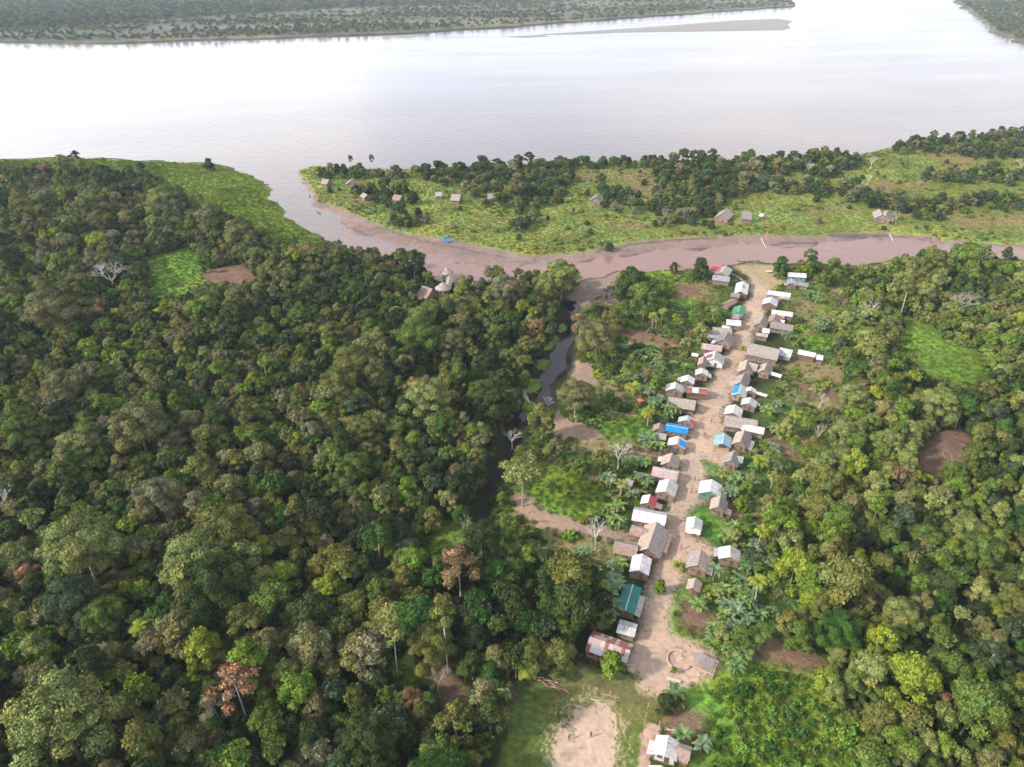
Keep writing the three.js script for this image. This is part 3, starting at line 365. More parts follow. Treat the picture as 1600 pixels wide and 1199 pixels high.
// ridge far end, ridge near end (or left, right), width, slope on the left / front, slope on the right / back, which one it is
const T = 'thatch', HS = [
  [1051, 414, 1067, 413, 5, 'brown', T, 'brown thatched hut alone on the channel bank, left of the red roof'],
  [1113, 415, 1129, 417, 4, 'red', 'red', 'house with a deep red metal roof at the channel edge', { open: 1 }],
  [1135, 416, 1127, 427, 6, 'pinkish', 'grey', 'greyish gabled house right beside the red roof at the channel'],
  [1114, 431, 1141, 434.5, 5, 'slate', 'grey', 'long blue-grey roofed house just below the red roof'],
  [1161.5, 440, 1158, 456, 5.2, 'white', 'white', 'white house with a dark panel on its roof at the top of the street', { wall: 'brown', patch: [1, 0.02, 0.45, 0.35, 0.6, 'slate'] }],
  [1143, 458, 1156, 459.5, 3, 'old', T, 'low grey thatched lean-to below the white house with the dark panel'],
  [1134, 474, 1147, 467, 3, 'brown', 'tan', 'small brown thatched hut behind the green roof'],
  [1157, 478, 1153, 489, 4.6, 'green', 'green', 'house with a bright green metal roof on the left of the street', { wall: 'grey' }],
  [1147, 491, 1157, 493, 3.6, 'old', 'old', 'small dark thatched gable directly below the green roof'],
  [1135, 500, 1158, 502, 5, 'white', 'pale', 'white house second below the green roof, at the street edge'],
  [1129, 509, 1141, 512, 2.6, 'white', 'white', 'narrow white shed behind the thatched house below the green roof', { name: 'shed', cat: 'shed' }],
  [1114, 512, 1144, 515, 4.6, T, 'old', 'long grey thatched house across from the three dark gables'],
  [1111, 518, 1124, 519, 2.6, 'old', T, 'small grey thatched shed behind the long white shed', { name: 'shed', cat: 'shed' }],
  [1104, 522.5, 1124, 525, 2.8, 'white', 'white', 'long plain white shed beside the steep dark thatched house', { name: 'shed', cat: 'shed', wall: 'tan' }],
  [1138, 519, 1131, 531, 5.8, 'old', 'old', 'steep dark thatched house on the left, opposite the long school-like hall'],
  [1097, 537, 1129, 541.5, 4.6, 'pinkish', 'pale', 'long house with a pink-stained metal roof left of the street'],
  [1118, 549, 1115.5, 561, 7, 'pale', 'grey', 'large light grey house with a rust-framed square on its roof', { wall: 'white', patch: [-1, 0.2, 0.75, 0.3, 0.75, 'rust'] }],
  [1100, 557, 1098, 568, 3.2, 'pinkish', 'old', 'narrow grey annex against the large light grey house'],
  [1082, 552, 1091, 553.5, 2.3, 'white', 'white', 'tiny white shed left of the large light grey house', { name: 'shed', cat: 'shed' }],
  [1097, 576, 1097, 584.5, 4.2, 'pale', 'white', 'small pale house on posts, just below the large light grey house'],
  [1076, 587, 1074, 596, 4.4, 'white', 'white', 'small clean white gabled house set back left of the street'],
  [1056, 598, 1054.5, 608, 5.6, 'white', 'pale', 'white gabled house touching the rust-striped roof'],
  [1074, 605.5, 1106, 608.5, 4.2, 'rust', 'pale', 'house with a white and rust-striped roof at the street edge', { wall: 'brown', patch: [-1, 0.12, 0.85, 0.25, 0.55, 'white'] }],
  [1045, 621, 1087, 627, 5.2, T, 'old', 'long grey thatched house left of the street above the red-patched roof', { open: 1, low: 1 }],
  [1075, 650, 1073, 658, 5, 'mint', 'pale', 'grey house with a red sheet on its street-side slope', { patch: [1, 0.35, 1, 0.35, 1, 'red'] }],
  [1041, 665, 1075.5, 671, 4.4, 'blue', 'blue', 'house fully covered by a bright blue roof on the left', { e: 2.3, r: 2.9 }],
  [1031, 662, 1029, 671, 3.2, 'brown', 'old', 'small brown thatched kitchen behind the bright blue roof'],
  [1025, 677.5, 1041, 679.5, 3, 'thatch', 'brown', 'small thatched kitchen on posts left of the white and blue roof'],
  [1060, 682.5, 1057, 695, 5.1, 'white', 'white', 'white house with a blue sheet on its right slope', { patch: [1, 0.2, 1, 0.22, 0.9, 'blue'] }],
  [1050.5, 709, 1046.5, 723, 4.4, 'tan', T, 'steep tan thatched house below the white and blue roof'],
  [1020, 732, 1060, 740, 4.4, 'pinkish', 'pale', 'long house with a faded pink and silver roof'],
  [1046, 750, 1039.5, 769, 5, 'white', 'pale', 'white gabled house leaning against the faded pink and silver roof', { wall: 'wood' }],
  [1016, 773, 1012.5, 786, 3.8, 'white', 'red', 'small house with one white and one pink-red roof slope'],
  [990, 796.5, 1041.5, 806.5, 5.2, 'white', 'pale', 'very long white roofed house left of the street'],
  [1027, 817, 1013, 858, 5.6, 'tan', T, 'longest thatched house, its ridge running along the street', { wall: 'brown' }],
  [987, 822, 1012, 829.5, 3.4, 'brown', 'brown', 'reddish thatched shed behind the longest thatched house', { name: 'shed', cat: 'shed', open: 1 }],
  [960, 848, 997, 855.5, 4, 'brown', 'old', 'low brown thatched house farthest left behind the longest thatched house'],
  [1004, 867, 999, 893, 4.4, 'white', 'white', 'white house under a bushy tree, below the longest thatched house'],
  [989, 915, 977, 955, 3.9, 'teal', 'teal', 'house covered by a torn dark teal tarpaulin roof', { e: 2.3, r: 2.75, wall: 'brown' }],
  [966, 977, 994, 985, 3.6, 'pale', 'grey', 'small light grey roofed shed between the teal and the rusty roofs', { name: 'shed', cat: 'shed', e: 2.2, r: 2.6 }],
  [1231, 426, 1260, 428, 4.6, 'white', 'pale', 'white and blue-grey house by the round tree at the landing', { wall: 'blue' }],
  [1237, 436, 1238, 443, 3.8, 'slate', 'pale', 'small bluish gabled shed in front of the house at the landing', { name: 'shed', cat: 'shed' }],
  [1246, 440.5, 1264, 444, 3, 'old', T, 'low grey thatched hut behind the bluish shed at the landing'],
  [1200, 454, 1236, 459, 4.4, 'pale', 'pale', 'first roof on the right of the street, long and light grey', { wall: 'grey' }],
  [1206, 464.5, 1203, 473.5, 5.6, 'white', 'white', 'white gabled house second on the right of the street', { wall: 'brown' }],
  [1206, 485, 1239, 489, 4.2, 'white', 'pale', 'white irregular roof third on the right of the street'],
  [1193.5, 494.5, 1187, 506, 4.6, T, 'old', 'leftmost of the three dark thatched gables right of the street'],
  [1213, 491.5, 1207, 502, 4.2, 'brown', 'brown', 'brown gable in the middle of the three thatched gables'],
  [1205, 504, 1240, 510, 4.2, 'old', 'old', 'long low dark thatch stretching right from the three gables'],
  [1218, 500, 1226, 502, 2.2, 'white', 'white', 'tiny white shed on the dark thatched cluster', { name: 'shed', cat: 'shed' }],
  [1192, 513.5, 1203, 515, 3.2, 'white', 'brown', 'small half white, half thatched hut above the long hall'],
  [1181, 521, 1200, 523.5, 2.6, 'pinkish', 'grey', 'low pale shed among palms above the long hall', { name: 'shed', cat: 'shed' }],
  [1171, 538, 1219, 548, 9, T, 'pale', 'long school-like hall, front slope thatched, back slope metal', { e: 2.7, r: 4.7 }],
  [1219, 544, 1239, 548.5, 6, 'pale', 'pale', 'light grey metal wing at the right end of the long hall', { wall: 'grey' }],
  [1248, 547.5, 1275, 553, 3.6, 'white', 'white', 'narrow white roofed block standing right of the long hall', { wall: 'brown' }],
  [1277, 555, 1286, 556.5, 3.8, 'white', 'white', 'square white shed at the far right end of the hall row', { name: 'shed', cat: 'shed' }],
  [1168.5, 563, 1164.5, 578, 4.6, 'tan', 'old', 'steep thatched house below the long hall, at the street edge'],
  [1170, 567, 1185, 570.5, 4.4, T, 'old', 'thatched wing joined to the steep house below the hall'],
  [1199, 568, 1194.5, 579, 4, 'tan', 'old', 'tan and grey thatched kitchen behind the thatched wing'],
  [1185, 578.5, 1198, 581.5, 2.6, 'pinkish', 'grey', 'low grey shed in front of the tan and grey kitchen', { name: 'shed', cat: 'shed' }],
  [1199, 580, 1222, 587, 2.3, 'white', 'pale', 'thin silver roofed walkway right of the tan and grey kitchen', { name: 'shed', cat: 'shed', open: 1 }],
  [1162.5, 585, 1157, 599, 4.4, 'pinkish', 'old', 'narrow house with a pink left slope above the blue and mint roof'],
  [1158.5, 601, 1155, 616, 4.5, 'mint', 'mint', 'house with a blue sheet on a pale mint roof', { wall: 'grey', patch: [-1, 0.15, 0.95, 0.05, 0.85, 'blue'] }],
  [1173.5, 605, 1173, 611, 3.6, 'white', 'white', 'small white house right behind the blue and mint roof'],
  [1181, 612.5, 1199, 618, 1.7, 'white', 'white', 'very thin white roofed passage right of the small white house', { name: 'shed', cat: 'shed', open: 1 }],
  [1173, 621.5, 1170, 631, 4.5, 'white', 'pale', 'white gabled house below the blue and mint roof'],
  [1149, 633, 1145.5, 646, 5, 'white', 'white', 'bright white gable joined above a long grey thatched roof'],
  [1133, 650, 1184, 658, 5.4, T, 'old', 'long grey thatched house below the bright white gable'],
  [1160, 663, 1195, 670.5, 3.8, 'white', 'white', 'long narrow white roof in front of the long grey thatch'],
  [1131.5, 678, 1129, 694.5, 4.7, 'sky', 'sky', 'open shelter with a light blue translucent-looking roof in the street', { open: 1, low: 1, wall: 'tan', name: 'open_shelter', cat: 'shelter' }],
  [1164, 673, 1157, 691, 4.2, 'tan', 'old', 'tall tan thatched gable right of the light blue shelter'],
  [1147, 706, 1141.5, 721, 4, T, 'old', 'thatched gable below the light blue shelter, with a metal lean-to'],
  [1151, 714, 1160, 716, 3.2, 'slate', 'pale', 'metal lean-to attached right of the thatched gable', { name: 'shed', cat: 'shed' }],
  [1112.5, 750, 1109.5, 769, 5.6, 'white', 'white', 'large white house with pale green walls standing right of the street', { wall: 'green' }],
  [1126, 776, 1122.5, 793, 3.8, 'tan', 'old', 'thatched house directly below the large white house with green walls'],
  [1086.5, 808, 1084, 825, 3.8, 'white', 'white', 'small white house with white walls standing alone on grass', { wall: 'white', porch: 1.1, porchK: 'white' }],
  [1095.5, 861, 1090.5, 884, 4.8, T, 'tan', 'thatched house with a white sheet on its left slope', { patch: [-1, 0.45, 1.05, 0.1, 0.9, 'white'] }],
  [1141, 854, 1141, 872, 4.9, 'white', 'pale', 'white striped roof by itself at the end of the side path'],
  [1087, 905, 1083.5, 920, 2.7, 'tan', 'tan', 'tiny tan thatched hut right of the street near the teal roof'],
  [1044.5, 1150, 1039, 1180, 4.1, 'white', 'white', 'white house beside the clay path at the bottom edge', { wall: 'white' }],
  [1059, 1168, 1079, 1176, 3, 'brown', 'tan', 'brown thatched annex right of the white house at the bottom edge', { name: 'shed', cat: 'shed' }],
  [1033, 1197, 1029, 1225, 4, 'white', 'white', 'white roof cut off by the bottom edge of the picture', { wall: 'white' }],
  [980, 750, 988, 753, 2.2, 'old', 'thatch', 'small grey shed alone in the banana garden left of the street', { name: 'shed', cat: 'shed' }],
  // the tongue of land between the channels
  [504, 280, 514, 281, 6, T, 'old', 'grey thatched hut nearest the tip of the meadow tongue'],
  [547, 284, 551, 279, 5, 'brown', 'tan', 'brown hut under the two tall slim trees near the tip'],
  [567, 302, 574, 305, 4.5, 'thatch', 'brown', 'small grey hut on bare ground near the mud bank'],
  [616, 305, 628, 307, 6, 'brown', 'old', 'brown thatched hut half hidden in trees, left of the three meadow huts'],
  [680, 301.5, 691, 301.5, 6, 'grey', 'pale', 'left of the two neighbouring huts at the end of the meadow path'],
  [706, 304, 720, 305, 7, 'thatch', 'old', 'right of the two neighbouring huts at the end of the meadow path'],
  [761, 303.5, 774, 303, 6, 'thatch', 'old', 'grey hut alone in the scrub, right of the two neighbouring huts'],
  [935, 303, 930, 309, 6.5, 'old', 'old', 'dark steep hut in the middle of the meadow trees'],
  [1137, 326, 1128, 335, 7.5, 'thatch', 'pinkish', 'large thatched meadow house with a pinkish right slope'],
  [1159, 332, 1175, 333, 7.5, 'old', 'old', 'rounded dark thatched house right of the one with the pinkish slope'],
  [1187, 334, 1194, 335, 4, 'pale', 'pale', 'small pale shed right of the rounded dark meadow house', { name: 'shed', cat: 'shed' }],
  [1374, 327, 1379, 336, 6, 'thatch', 'old', 'twin-gabled meadow house, left gable'],
  [1387, 329, 1384, 338, 6, 'pinkish', 'old', 'twin-gabled meadow house, right gable'],
];
for (const a of HS) house(...a);

// the rusty hall: every roof sheet is a piece of its own
{
  const rH = 3.5, eH = 2.4, W = 5.2, [ax, az] = at(924, 990, rH), [bx, bz] = at(987, 1012, rH), L = Math.hypot(bx - ax, bz - az), turn = Math.atan2(bx - ax, bz - az), x = (ax + bx) / 2, z = (az + bz) / 2;
  const o = thing('rusty_hall', x + Math.cos(turn) * -1.0, ground(x, z), z + Math.sin(turn) * 1.0, turn); tag(o, 'long hall with a rust and silver patchwork roof beside the pitch', 'hall');
  seed(404); const mats = [ROOF.rust, metal(0.36, 0.15, 0.12, 0.8), ROOF.pinkish, ROOF.pale, metal(0.52, 0.47, 0.47, 0.55), ROOF.white];
  const cols = 10, len = Math.hypot(W / 2, rH - eH), sg = new THREE.BoxGeometry(len / 2 + 0.12, 0.025, L / cols + 0.05); sg.setAttribute('color', new THREE.Float32BufferAttribute(new Float32Array(sg.attributes.position.count * 3).fill(1), 3));
  for (const s of [-1, 1]) for (let r = 0; r < 2; r++) for (let c = 0; c < cols; c++) {
    const t = (r + 0.5) / 2, m = part('roof_sheet', sg, s > 0 ? mats[rnd() < 0.6 ? 0 : 2] : r ? pick([mats[3], mats[5], mats[4], mats[2], mats[3], mats[0]]) : pick([mats[0], mats[1], mats[2], mats[4], mats[2]]), o);
    m.position.set(s * W / 2 * t, rH - (rH - eH) * t + 0.07 + (1 - r) * 0.03 + (c % 2) * 0.012, -L / 2 + (c + 0.5) * L / cols); m.rotation.z = -s * Math.atan2(rH - eH, W / 2);
  }
  const wi = W / 2 - 0.45, li = L / 2 - 0.3, sh = new THREE.Shape([[-wi, 0.1], [wi, 0.1], [wi, 2.55], [0, 3.38], [-wi, 2.55]].map(([a, b]) => new THREE.Vector2(a, b))), wg = new THREE.ExtrudeGeometry(sh, { depth: li * 2, bevelEnabled: false }); wg.translate(0, 0, -li); part('wall', wg, WALL.brown, o);
  for (let k = 0; k < 4; k++) box('window', DARK, o, 0.06, 0.7, 1.0, -wi - 0.02, 1.5, -li + (k + 0.5) * li / 2); box('door', DOOR, o, 0.06, 1.9, 0.9, -wi - 0.03, 1.05, 0);
  for (let k = 0; k < 5; k++) for (const s of [-1, 1]) post('post', o, s * (W / 2 - 0.15), -L / 2 + 0.2 + (L - 0.4) * k / 4, -0.3, 2.45, 0.12);
  for (let k = 0; k <= 6; k++) { const t = (k / 6 - 0.5) * L; blockGround(x + Math.sin(turn) * t, z + Math.cos(turn) * t, 3.4); }
  keep([[922, 982], [990, 1006], [984, 1040], [914, 1016]]);
}
// slatted roof frame, ring wall with its post, bench: the small square at the end of the street
{
  const [ax, az] = at(1075, 1040, 0), [bx, bz] = at(1113, 1058, 0), L = Math.hypot(bx - ax, bz - az), turn = Math.atan2(bx - ax, bz - az), [mx, mz] = at(1098, 1044, 0);
  const o = thing('slatted_shelter', mx, ground(mx, mz), mz, turn); tag(o, 'unfinished shelter of bare rafters half covered by grey slats', 'shelter');
  seed(9); const slat = mat(0.17, 0.185, 0.235, 0.7), raf = mat(0.42, 0.30, 0.22), W = 3.4, h = 1.5;
  for (let k = 0; k < 12; k++) { const z = -L / 2 + 0.2 + (L - 0.4) * k / 11; box('rafter', raf, o, W, 0.08, 0.1, 0, h + 0.02, z).rotation.z = 0.12; if (k < 10 && k > 0) { const s = box('roof_slat', slat, o, W * rr(0.62, 0.78), 0.05, 0.19, W * 0.1 + rr(-0.15, 0.15), h + 0.13, z + 0.13); s.rotation.z = 0.12; } }
  for (const s of [-1, 1]) { box('beam', raf, o, 0.12, 0.12, L, s * (W / 2 - 0.1), h - 0.08 + s * 0.2, 0); for (let k = 0; k < 3; k++) post('post', o, s * (W / 2 - 0.1), -L / 2 + 0.15 + (L - 0.3) * k / 2, -0.3, h - 0.14 + s * 0.2, 0.14); }
  box('low_wall', raf, o, W, 0.5, 0.12, 0, 0.25, L / 2 - 0.06);
  blockGround(mx, mz, 4); keep([[1075, 1020], [1122, 1035], [1120, 1060], [1070, 1045]]);
  const [cx, cz] = at(1061, 1033, 0), R = 2.35, wallM = mat(0.46, 0.335, 0.27), w = thing('ring_wall', cx, ground(cx, cz), cz); tag(w, 'low curved clay wall open on one side, round a thin post', 'low wall');
  for (let k = 0; k < 22; k++) { const a0 = 0.62 + k * 0.215, a1 = a0 + 0.222; const a = (a0 + a1) / 2; if (k > 18 && k < 19) continue; const b = box('wall_block', wallM, w, 0.26, 0.48, R * 0.226, Math.cos(a) * R, 0.2, Math.sin(a) * R); b.rotation.y = -a; }
  const [px, pz] = at(1065, 1029, 0), p = thing('ring_post', px, ground(px, pz), pz); tag(p, 'thin dark post on a stepped square plinth inside the ring wall', 'post'); post('pole', p, 0, 0, 0.2, 2.3, 0.12, mat(0.16, 0.07, 0.06)); box('plinth', wallM, p, 1.1, 0.18, 1.1, 0, 0.05, 0, 0.4); box('plinth_step', wallM, p, 0.6, 0.16, 0.6, 0, 0.22, 0, 0.4);
  const [ex, ez] = at(1052, 1065, 0), bench = thing('clay_bench', ex, ground(ex, ez), ez, 1.25); tag(bench, 'low whitish slab bench between the round bush and the pitch', 'bench'); box('seat', mat(0.52, 0.43, 0.38), bench, 0.6, 0.14, 2.7, 0, 0.42, 0); for (const s of [-1, 1]) box('leg', wallM, bench, 0.5, 0.4, 0.3, 0, 0.15, s * 1.0);
}
// red shelter, blue tarpaulin, round hut with its tower and gangway
{
  const [x, z] = at(999, 636, 0), o = thing('red_canopy', x, ground(x, z), z, 0.4); tag(o, 'small red canopy on a single post in the gardens left of the street', 'canopy'); post('post', o, 0, 0, -0.2, 2.5, 0.12); const g = new THREE.ConeGeometry(1.25, 0.5, 4); const c = part('canopy', g, mat(0.55, 0.09, 0.07), o); c.position.y = 2.6; c.rotation.y = 0.6; keep([[990, 620], [1008, 620], [1005, 640], [994, 640]]);
  const [bx, bz] = at(697, 377, 0), b = thing('blue_tarpaulin', bx, ground(bx, bz), bz); tag(b, 'tiny bright blue tarpaulin shelter at the edge of the mud bank', 'tarpaulin'); const t = part('sheet', slopeGeo(1, 3.4, 4, 1.9, 1.2, false), ROOF.blue, b); t.rotation.y = -1.2; for (const [a, c2] of [[-1.4, 0.6], [1.4, 0.6], [-1.2, -1], [1.2, -1]]) post('post', b, a * 0.9, c2 * 0.9, -0.4, 1.35, 0.1);
  const hut = (px, py, r, h, top, label, nm) => { const [hx, hz] = at(px, py, 0), k = thing(nm, hx, ground(hx, hz), hz); tag(k, label, 'hut'); part('wall', new THREE.CylinderGeometry(r * 0.82, r * 0.82, h, 20), WALL.grey, k).position.y = h / 2; const gal = part('gallery', new THREE.TorusGeometry(r * 0.86, 0.12, 5, 24), WALL.tan, k); gal.rotation.x = Math.PI / 2; gal.position.y = h * 0.45; const rg = new THREE.ConeGeometry(r * 1.12, top, 24, 4); const pa = rg.attributes.position; seed(px); for (let i = 0; i < pa.count; i++) { const s = 1 + rr(-0.03, 0.03); pa.setX(i, pa.getX(i) * s); pa.setZ(i, pa.getZ(i) * s); } rg.setAttribute('color', new THREE.Float32BufferAttribute(new Float32Array(pa.count * 3).fill(1), 3)); rg.computeVertexNormals(); part('roof', rg, ROOF.thatch, k).position.y = h + top / 2 - 0.2; const d = box('door', DOOR, k, 0.9, 1.9, 0.2, 0, 0.95, r * 0.82); for (let q = 0; q < 8; q++) { const a = q * 0.785 + 0.4; box('window', DARK, k, 0.5, 0.7, 0.1, Math.sin(a) * r * 0.82, h * 0.7, Math.cos(a) * r * 0.82, a); } blockGround(hx, hz, r + 1); return [hx, hz]; };
  const p1 = hut(693, 464, 3.0, 4.2, 2.6, 'round hut with a conical thatched roof in the forest edge', 'round_hut'), p2 = hut(699, 438, 2.6, 4.6, 2.6, 'tower-like hut on the channel bank, joined by a gangway', 'tower_hut');
  const gw = thing('gangway', (p1[0] + p2[0]) / 2, 0, (p1[1] + p2[1]) / 2, Math.atan2(p2[0] - p1[0], p2[1] - p1[1])), gl = Math.hypot(p2[0] - p1[0], p2[1] - p1[1]) - 5; tag(gw, 'thatched gangway rising from the round hut to the tower', 'gangway');
  const gr = [-1, 1].map((s) => { const r = part('roof', slopeGeo(s, gl, 2.4, 3.3, 2.7, true), ROOF.thatch, gw); r.position.x = -1.6; return r; }); box('deck', POST, gw, 1.6, 0.15, gl, -1.6, 1.0, 0); for (let k = 0; k < 4; k++) for (const s of [-1, 1]) post('post', gw, -1.6 + s * 0.75, -gl / 2 + 0.3 + (gl - 0.6) * k / 3, -0.8, 2.95, 0.12);
  keep([[680, 418], [712, 418], [708, 462], [680, 462]]); 
  house(660, 447, 676, 452, 8, 'brown', 'brown', 'wide pink-brown roof in the trees left of the round hut', { name: 'forest_lodge', cat: 'lodge', wall: 'tan' }); keep([[650, 440], [684, 440], [684, 470], [650, 466]]);
}

// ---------------------------------------------------------------- plants: models
const V3 = (x, y, z) => new THREE.Vector3(x, y, z);
class Mesher {
  constructor() { this.p = []; this.c = []; }
  tri(a, b, c, col) { for (const v of [a, b, c]) { this.p.push(v.x, v.y, v.z); this.c.push(col[0], col[1], col[2]); } }
  quad(a, b, c, d, col) { this.tri(a, b, c, col); this.tri(a, c, d, col); }
  leaf(at_, dir, side, l, w, col, bend = 0) {                       // a pointed leaf spray: base, two shoulders, tip
    const n = V3().crossVectors(dir, side), m = at_.clone().addScaledVector(dir, l * 0.45), a = m.clone().addScaledVector(side, w / 2), b = m.clone().addScaledVector(side, -w / 2), t = at_.clone().addScaledVector(dir, l).addScaledVector(n, -bend * l);
    this.tri(at_, a, t, col); this.tri(at_, t, b, col);
  }
  tube(pts, radii, col, sides = 5) {
    let prev = null;
    pts.forEach((p, i) => {
      const d = (pts[i + 1] ?? p).clone().sub(pts[i - 1] ?? p).normalize(), s = V3(d.z + 0.3, 0.1, -d.x + 0.2).cross(d).normalize(), u = V3().crossVectors(d, s), ring = [];
      for (let k = 0; k < sides; k++) { const a = k / sides * Math.PI * 2; ring.push(p.clone().addScaledVector(s, Math.cos(a) * radii[i]).addScaledVector(u, Math.sin(a) * radii[i])); }
      if (prev) for (let k = 0; k < sides; k++) this.quad(prev[k], ring[k], ring[(k + 1) % sides], prev[(k + 1) % sides], col);
      prev = ring;
    });
  }
  geo() { const g = new THREE.BufferGeometry(); g.setAttribute('position', new THREE.Float32BufferAttribute(this.p, 3)); g.setAttribute('color', new THREE.Float32BufferAttribute(this.c, 3)); g.computeVertexNormals(); return g; }
}
const onSphere = () => { const y = rr(-1, 1), a = rr(0, 6.283), s = Math.sqrt(1 - y * y); return V3(Math.cos(a) * s, y, Math.sin(a) * s); };
// crown of leaf sprays gathered in lobes; trunk with limbs that reach the lobes
function treeModel(sd, o) {
  seed(sd);
  const crown = new Mesher(), wood = new Mesher(), lobes = [], { h, R, flat: fl = 0.8, n, leaf, count, open = 0.12, low = 0.35, spread = 1 } = o, cy = h - R * fl;
  for (let i = 0; i < count; i++) {
    const a = i * 2.39996 + rr(-0.5, 0.5), q = Math.sqrt((i + 0.5) / count), rad = R * 0.72 * q * spread * rr(0.8, 1.12), up = (1 - q * q) * R * fl * 0.75 + rr(-0.25, 0.25) * R * fl - q * R * low * 0.4;
    const r = R * rr(0.19, 0.37) * (o.lobe ?? 1); lobes.push({ c: V3(Math.cos(a) * rad, cy + up, Math.sin(a) * rad), r, ry: r * rr(0.62, 0.95) * Math.min(1, fl + 0.15), tone: rr(0.68, 1.3), warm: rr(-0.12, 0.14), w: r * r });
  }
  const skirt = Math.round(count * (o.skirt ?? 0.6));
  for (let i = 0; i < skirt; i++) { const a = i * 2.39996 + rr(-0.6, 0.6), rad = R * rr(0.35, 0.85), r = R * rr(0.16, 0.3); lobes.push({ c: V3(Math.cos(a) * rad, Math.max(r * 0.7, cy - R * fl * rr(0.05, 1.0) - h * rr(0, 0.22)), Math.sin(a) * rad), r, ry: r * rr(0.7, 1.25), tone: rr(0.75, 1.2), warm: rr(-0.1, 0.12), w: r * r }); }
  const total = lobes.reduce((s, l) => s + l.w, 0);
  for (const l of lobes) {
    const m = Math.round(n * l.w / total);
    for (let k = 0; k < m; k++) {
      let d = onSphere(); if (d.y < -0.2 && rnd() < 0.72) d.y = -d.y * 0.6; d.normalize();
      const bump = 0.66 + 0.56 * vnoise(d.x * 2.6 + l.c.x * 3 + 40, d.z * 2.6 + d.y * 2.1 + l.c.z + 60), rad = bump * (rnd() < 0.25 ? rr(0.5, 0.95) : rnd() < 0.1 ? rr(1.08, 1.32) : rr(0.86, 1.1));
      const p = V3(l.c.x + d.x * l.r * rad, l.c.y + d.y * l.ry * rad, l.c.z + d.z * l.r * rad);
      if (lobes.some((q) => q !== l && ((p.x - q.c.x) ** 2 + (p.z - q.c.z) ** 2) / (q.r * q.r) + (p.y - q.c.y) ** 2 / (q.ry * q.ry) < 0.42)) continue;
      const t = onSphere().cross(d).normalize(), side = V3().crossVectors(d, t).addScaledVector(onSphere(), 0.45).normalize(); t.addScaledVector(d, rr(-0.1, 0.75)).addScaledVector(V3(0, -1, 0), rr(-0.1, 0.35)).normalize();
      const s = leaf * rr(0.65, 1.35), v = l.tone * rr(0.66, 1.36), wv = l.warm + rr(-0.1, 0.1);
      crown.leaf(p, t, side, s, s * rr(0.55, 0.85), [v * (1 + wv), v, v * (1 - wv * 0.6)], rr(-0.1, 0.25));
    }
  }
  const lean = V3(rr(-0.06, 0.06) * h, 0, rr(-0.06, 0.06) * h), r0 = (o.trunk ?? 0.018 * h + 0.03) * 0.72, fork = cy - R * fl * (0.35 - open), pts = [], rad = [];
  for (let i = 0; i <= 4; i++) { const t = i / 4; pts.push(V3(lean.x * t * t, -0.5 + (fork + 0.5) * t, lean.z * t * t)); rad.push(r0 * (1 - 0.45 * t) * (i ? 1 : 1.5)); }
  const bc = [1, 1, 1]; wood.tube(pts, rad, bc, 6);
  const top = pts[4]; lobes.slice(0, Math.min(count, 9)).forEach((l) => { const e = l.c, m = top.clone().lerp(e, 0.5).add(V3(rr(-0.2, 0.2), rr(-0.05, 0.3) * R * 0.2, rr(-0.2, 0.2))); wood.tube([top, m, e], [r0 * 0.5, r0 * 0.3, r0 * 0.12], bc, 4); });
  return { crown: crown.geo(), wood: wood.geo(), R: R * 0.95, h, shape: o.shape };
}
const MODELS = [
  treeModel(11, { shape: 'round', h: 9, R: 3.1, flat: 0.95, n: 6520, leaf: 0.43, count: 13 }),
  treeModel(12, { shape: 'lumpy', h: 10, R: 3.7, flat: 0.8, n: 8221, leaf: 0.45, count: 17, spread: 1.1 }),
  treeModel(13, { skirt: 0.15, shape: 'spreading', h: 11, R: 4.6, flat: 0.42, n: 6300, leaf: 0.43, count: 20, open: 0.3, lobe: 0.85 }),
  treeModel(14, { shape: 'slender', h: 11.5, R: 2.5, flat: 1.5, n: 6237, leaf: 0.41, count: 14, lobe: 1.15 }),
  treeModel(15, { skirt: 0.25, shape: 'open-crowned', h: 11, R: 3.6, flat: 0.7, n: 2625, leaf: 0.42, count: 13, open: 0.4, lobe: 0.8, spread: 1.2 }),
  treeModel(16, { skirt: 0.35, shape: 'broad', h: 16, R: 7.2, flat: 0.55, n: 24000, leaf: 0.37, count: 34, open: 0.25, lobe: 0.72, trunk: 0.45 }),
  treeModel(17, { shape: 'small', h: 5.2, R: 2.1, flat: 0.85, n: 3118, leaf: 0.36, count: 9 }),
  treeModel(18, { shape: 'bushy', h: 7.5, R: 3.3, flat: 0.95, n: 7087, leaf: 0.41, count: 18, low: 0.9, lobe: 0.9 }),
  treeModel(19, { shape: 'ragged', h: 12, R: 3.4, flat: 1.15, n: 5670, leaf: 0.46, count: 15, lobe: 0.85, spread: 1.15, open: 0.2 }),
  treeModel(20, { skirt: 0.1, shape: 'big-leaved', h: 9.5, R: 2.9, flat: 0.5, n: 1092, leaf: 0.73, count: 12, open: 0.45, lobe: 0.75, spread: 1.25, trunk: 0.14 }),
  treeModel(21, { skirt: 0.3, shape: 'tall slim', h: 15, R: 2.6, flat: 0.75, n: 2730, leaf: 0.42, count: 10, open: 0.3, trunk: 0.2 }),
];
const TINTS = {
  'dark green': [0.032, 0.052, 0.016], 'mid green': [0.066, 0.108, 0.024], olive: [0.088, 0.106, 0.030], 'grey-olive': [0.108, 0.120, 0.052], 'yellow-green': [0.122, 0.172, 0.022], 'bluish green': [0.040, 0.066, 0.034], 'brownish': [0.140, 0.110, 0.062], 'pale green': [0.128, 0.166, 0.056], 'fresh green': [0.085, 0.150, 0.022], 'rusty': [0.205, 0.130, 0.080], 'deep green': [0.032, 0.080, 0.016], 'silver-grey': [0.122, 0.132, 0.082], 'blackish green': [0.020, 0.030, 0.012],
};
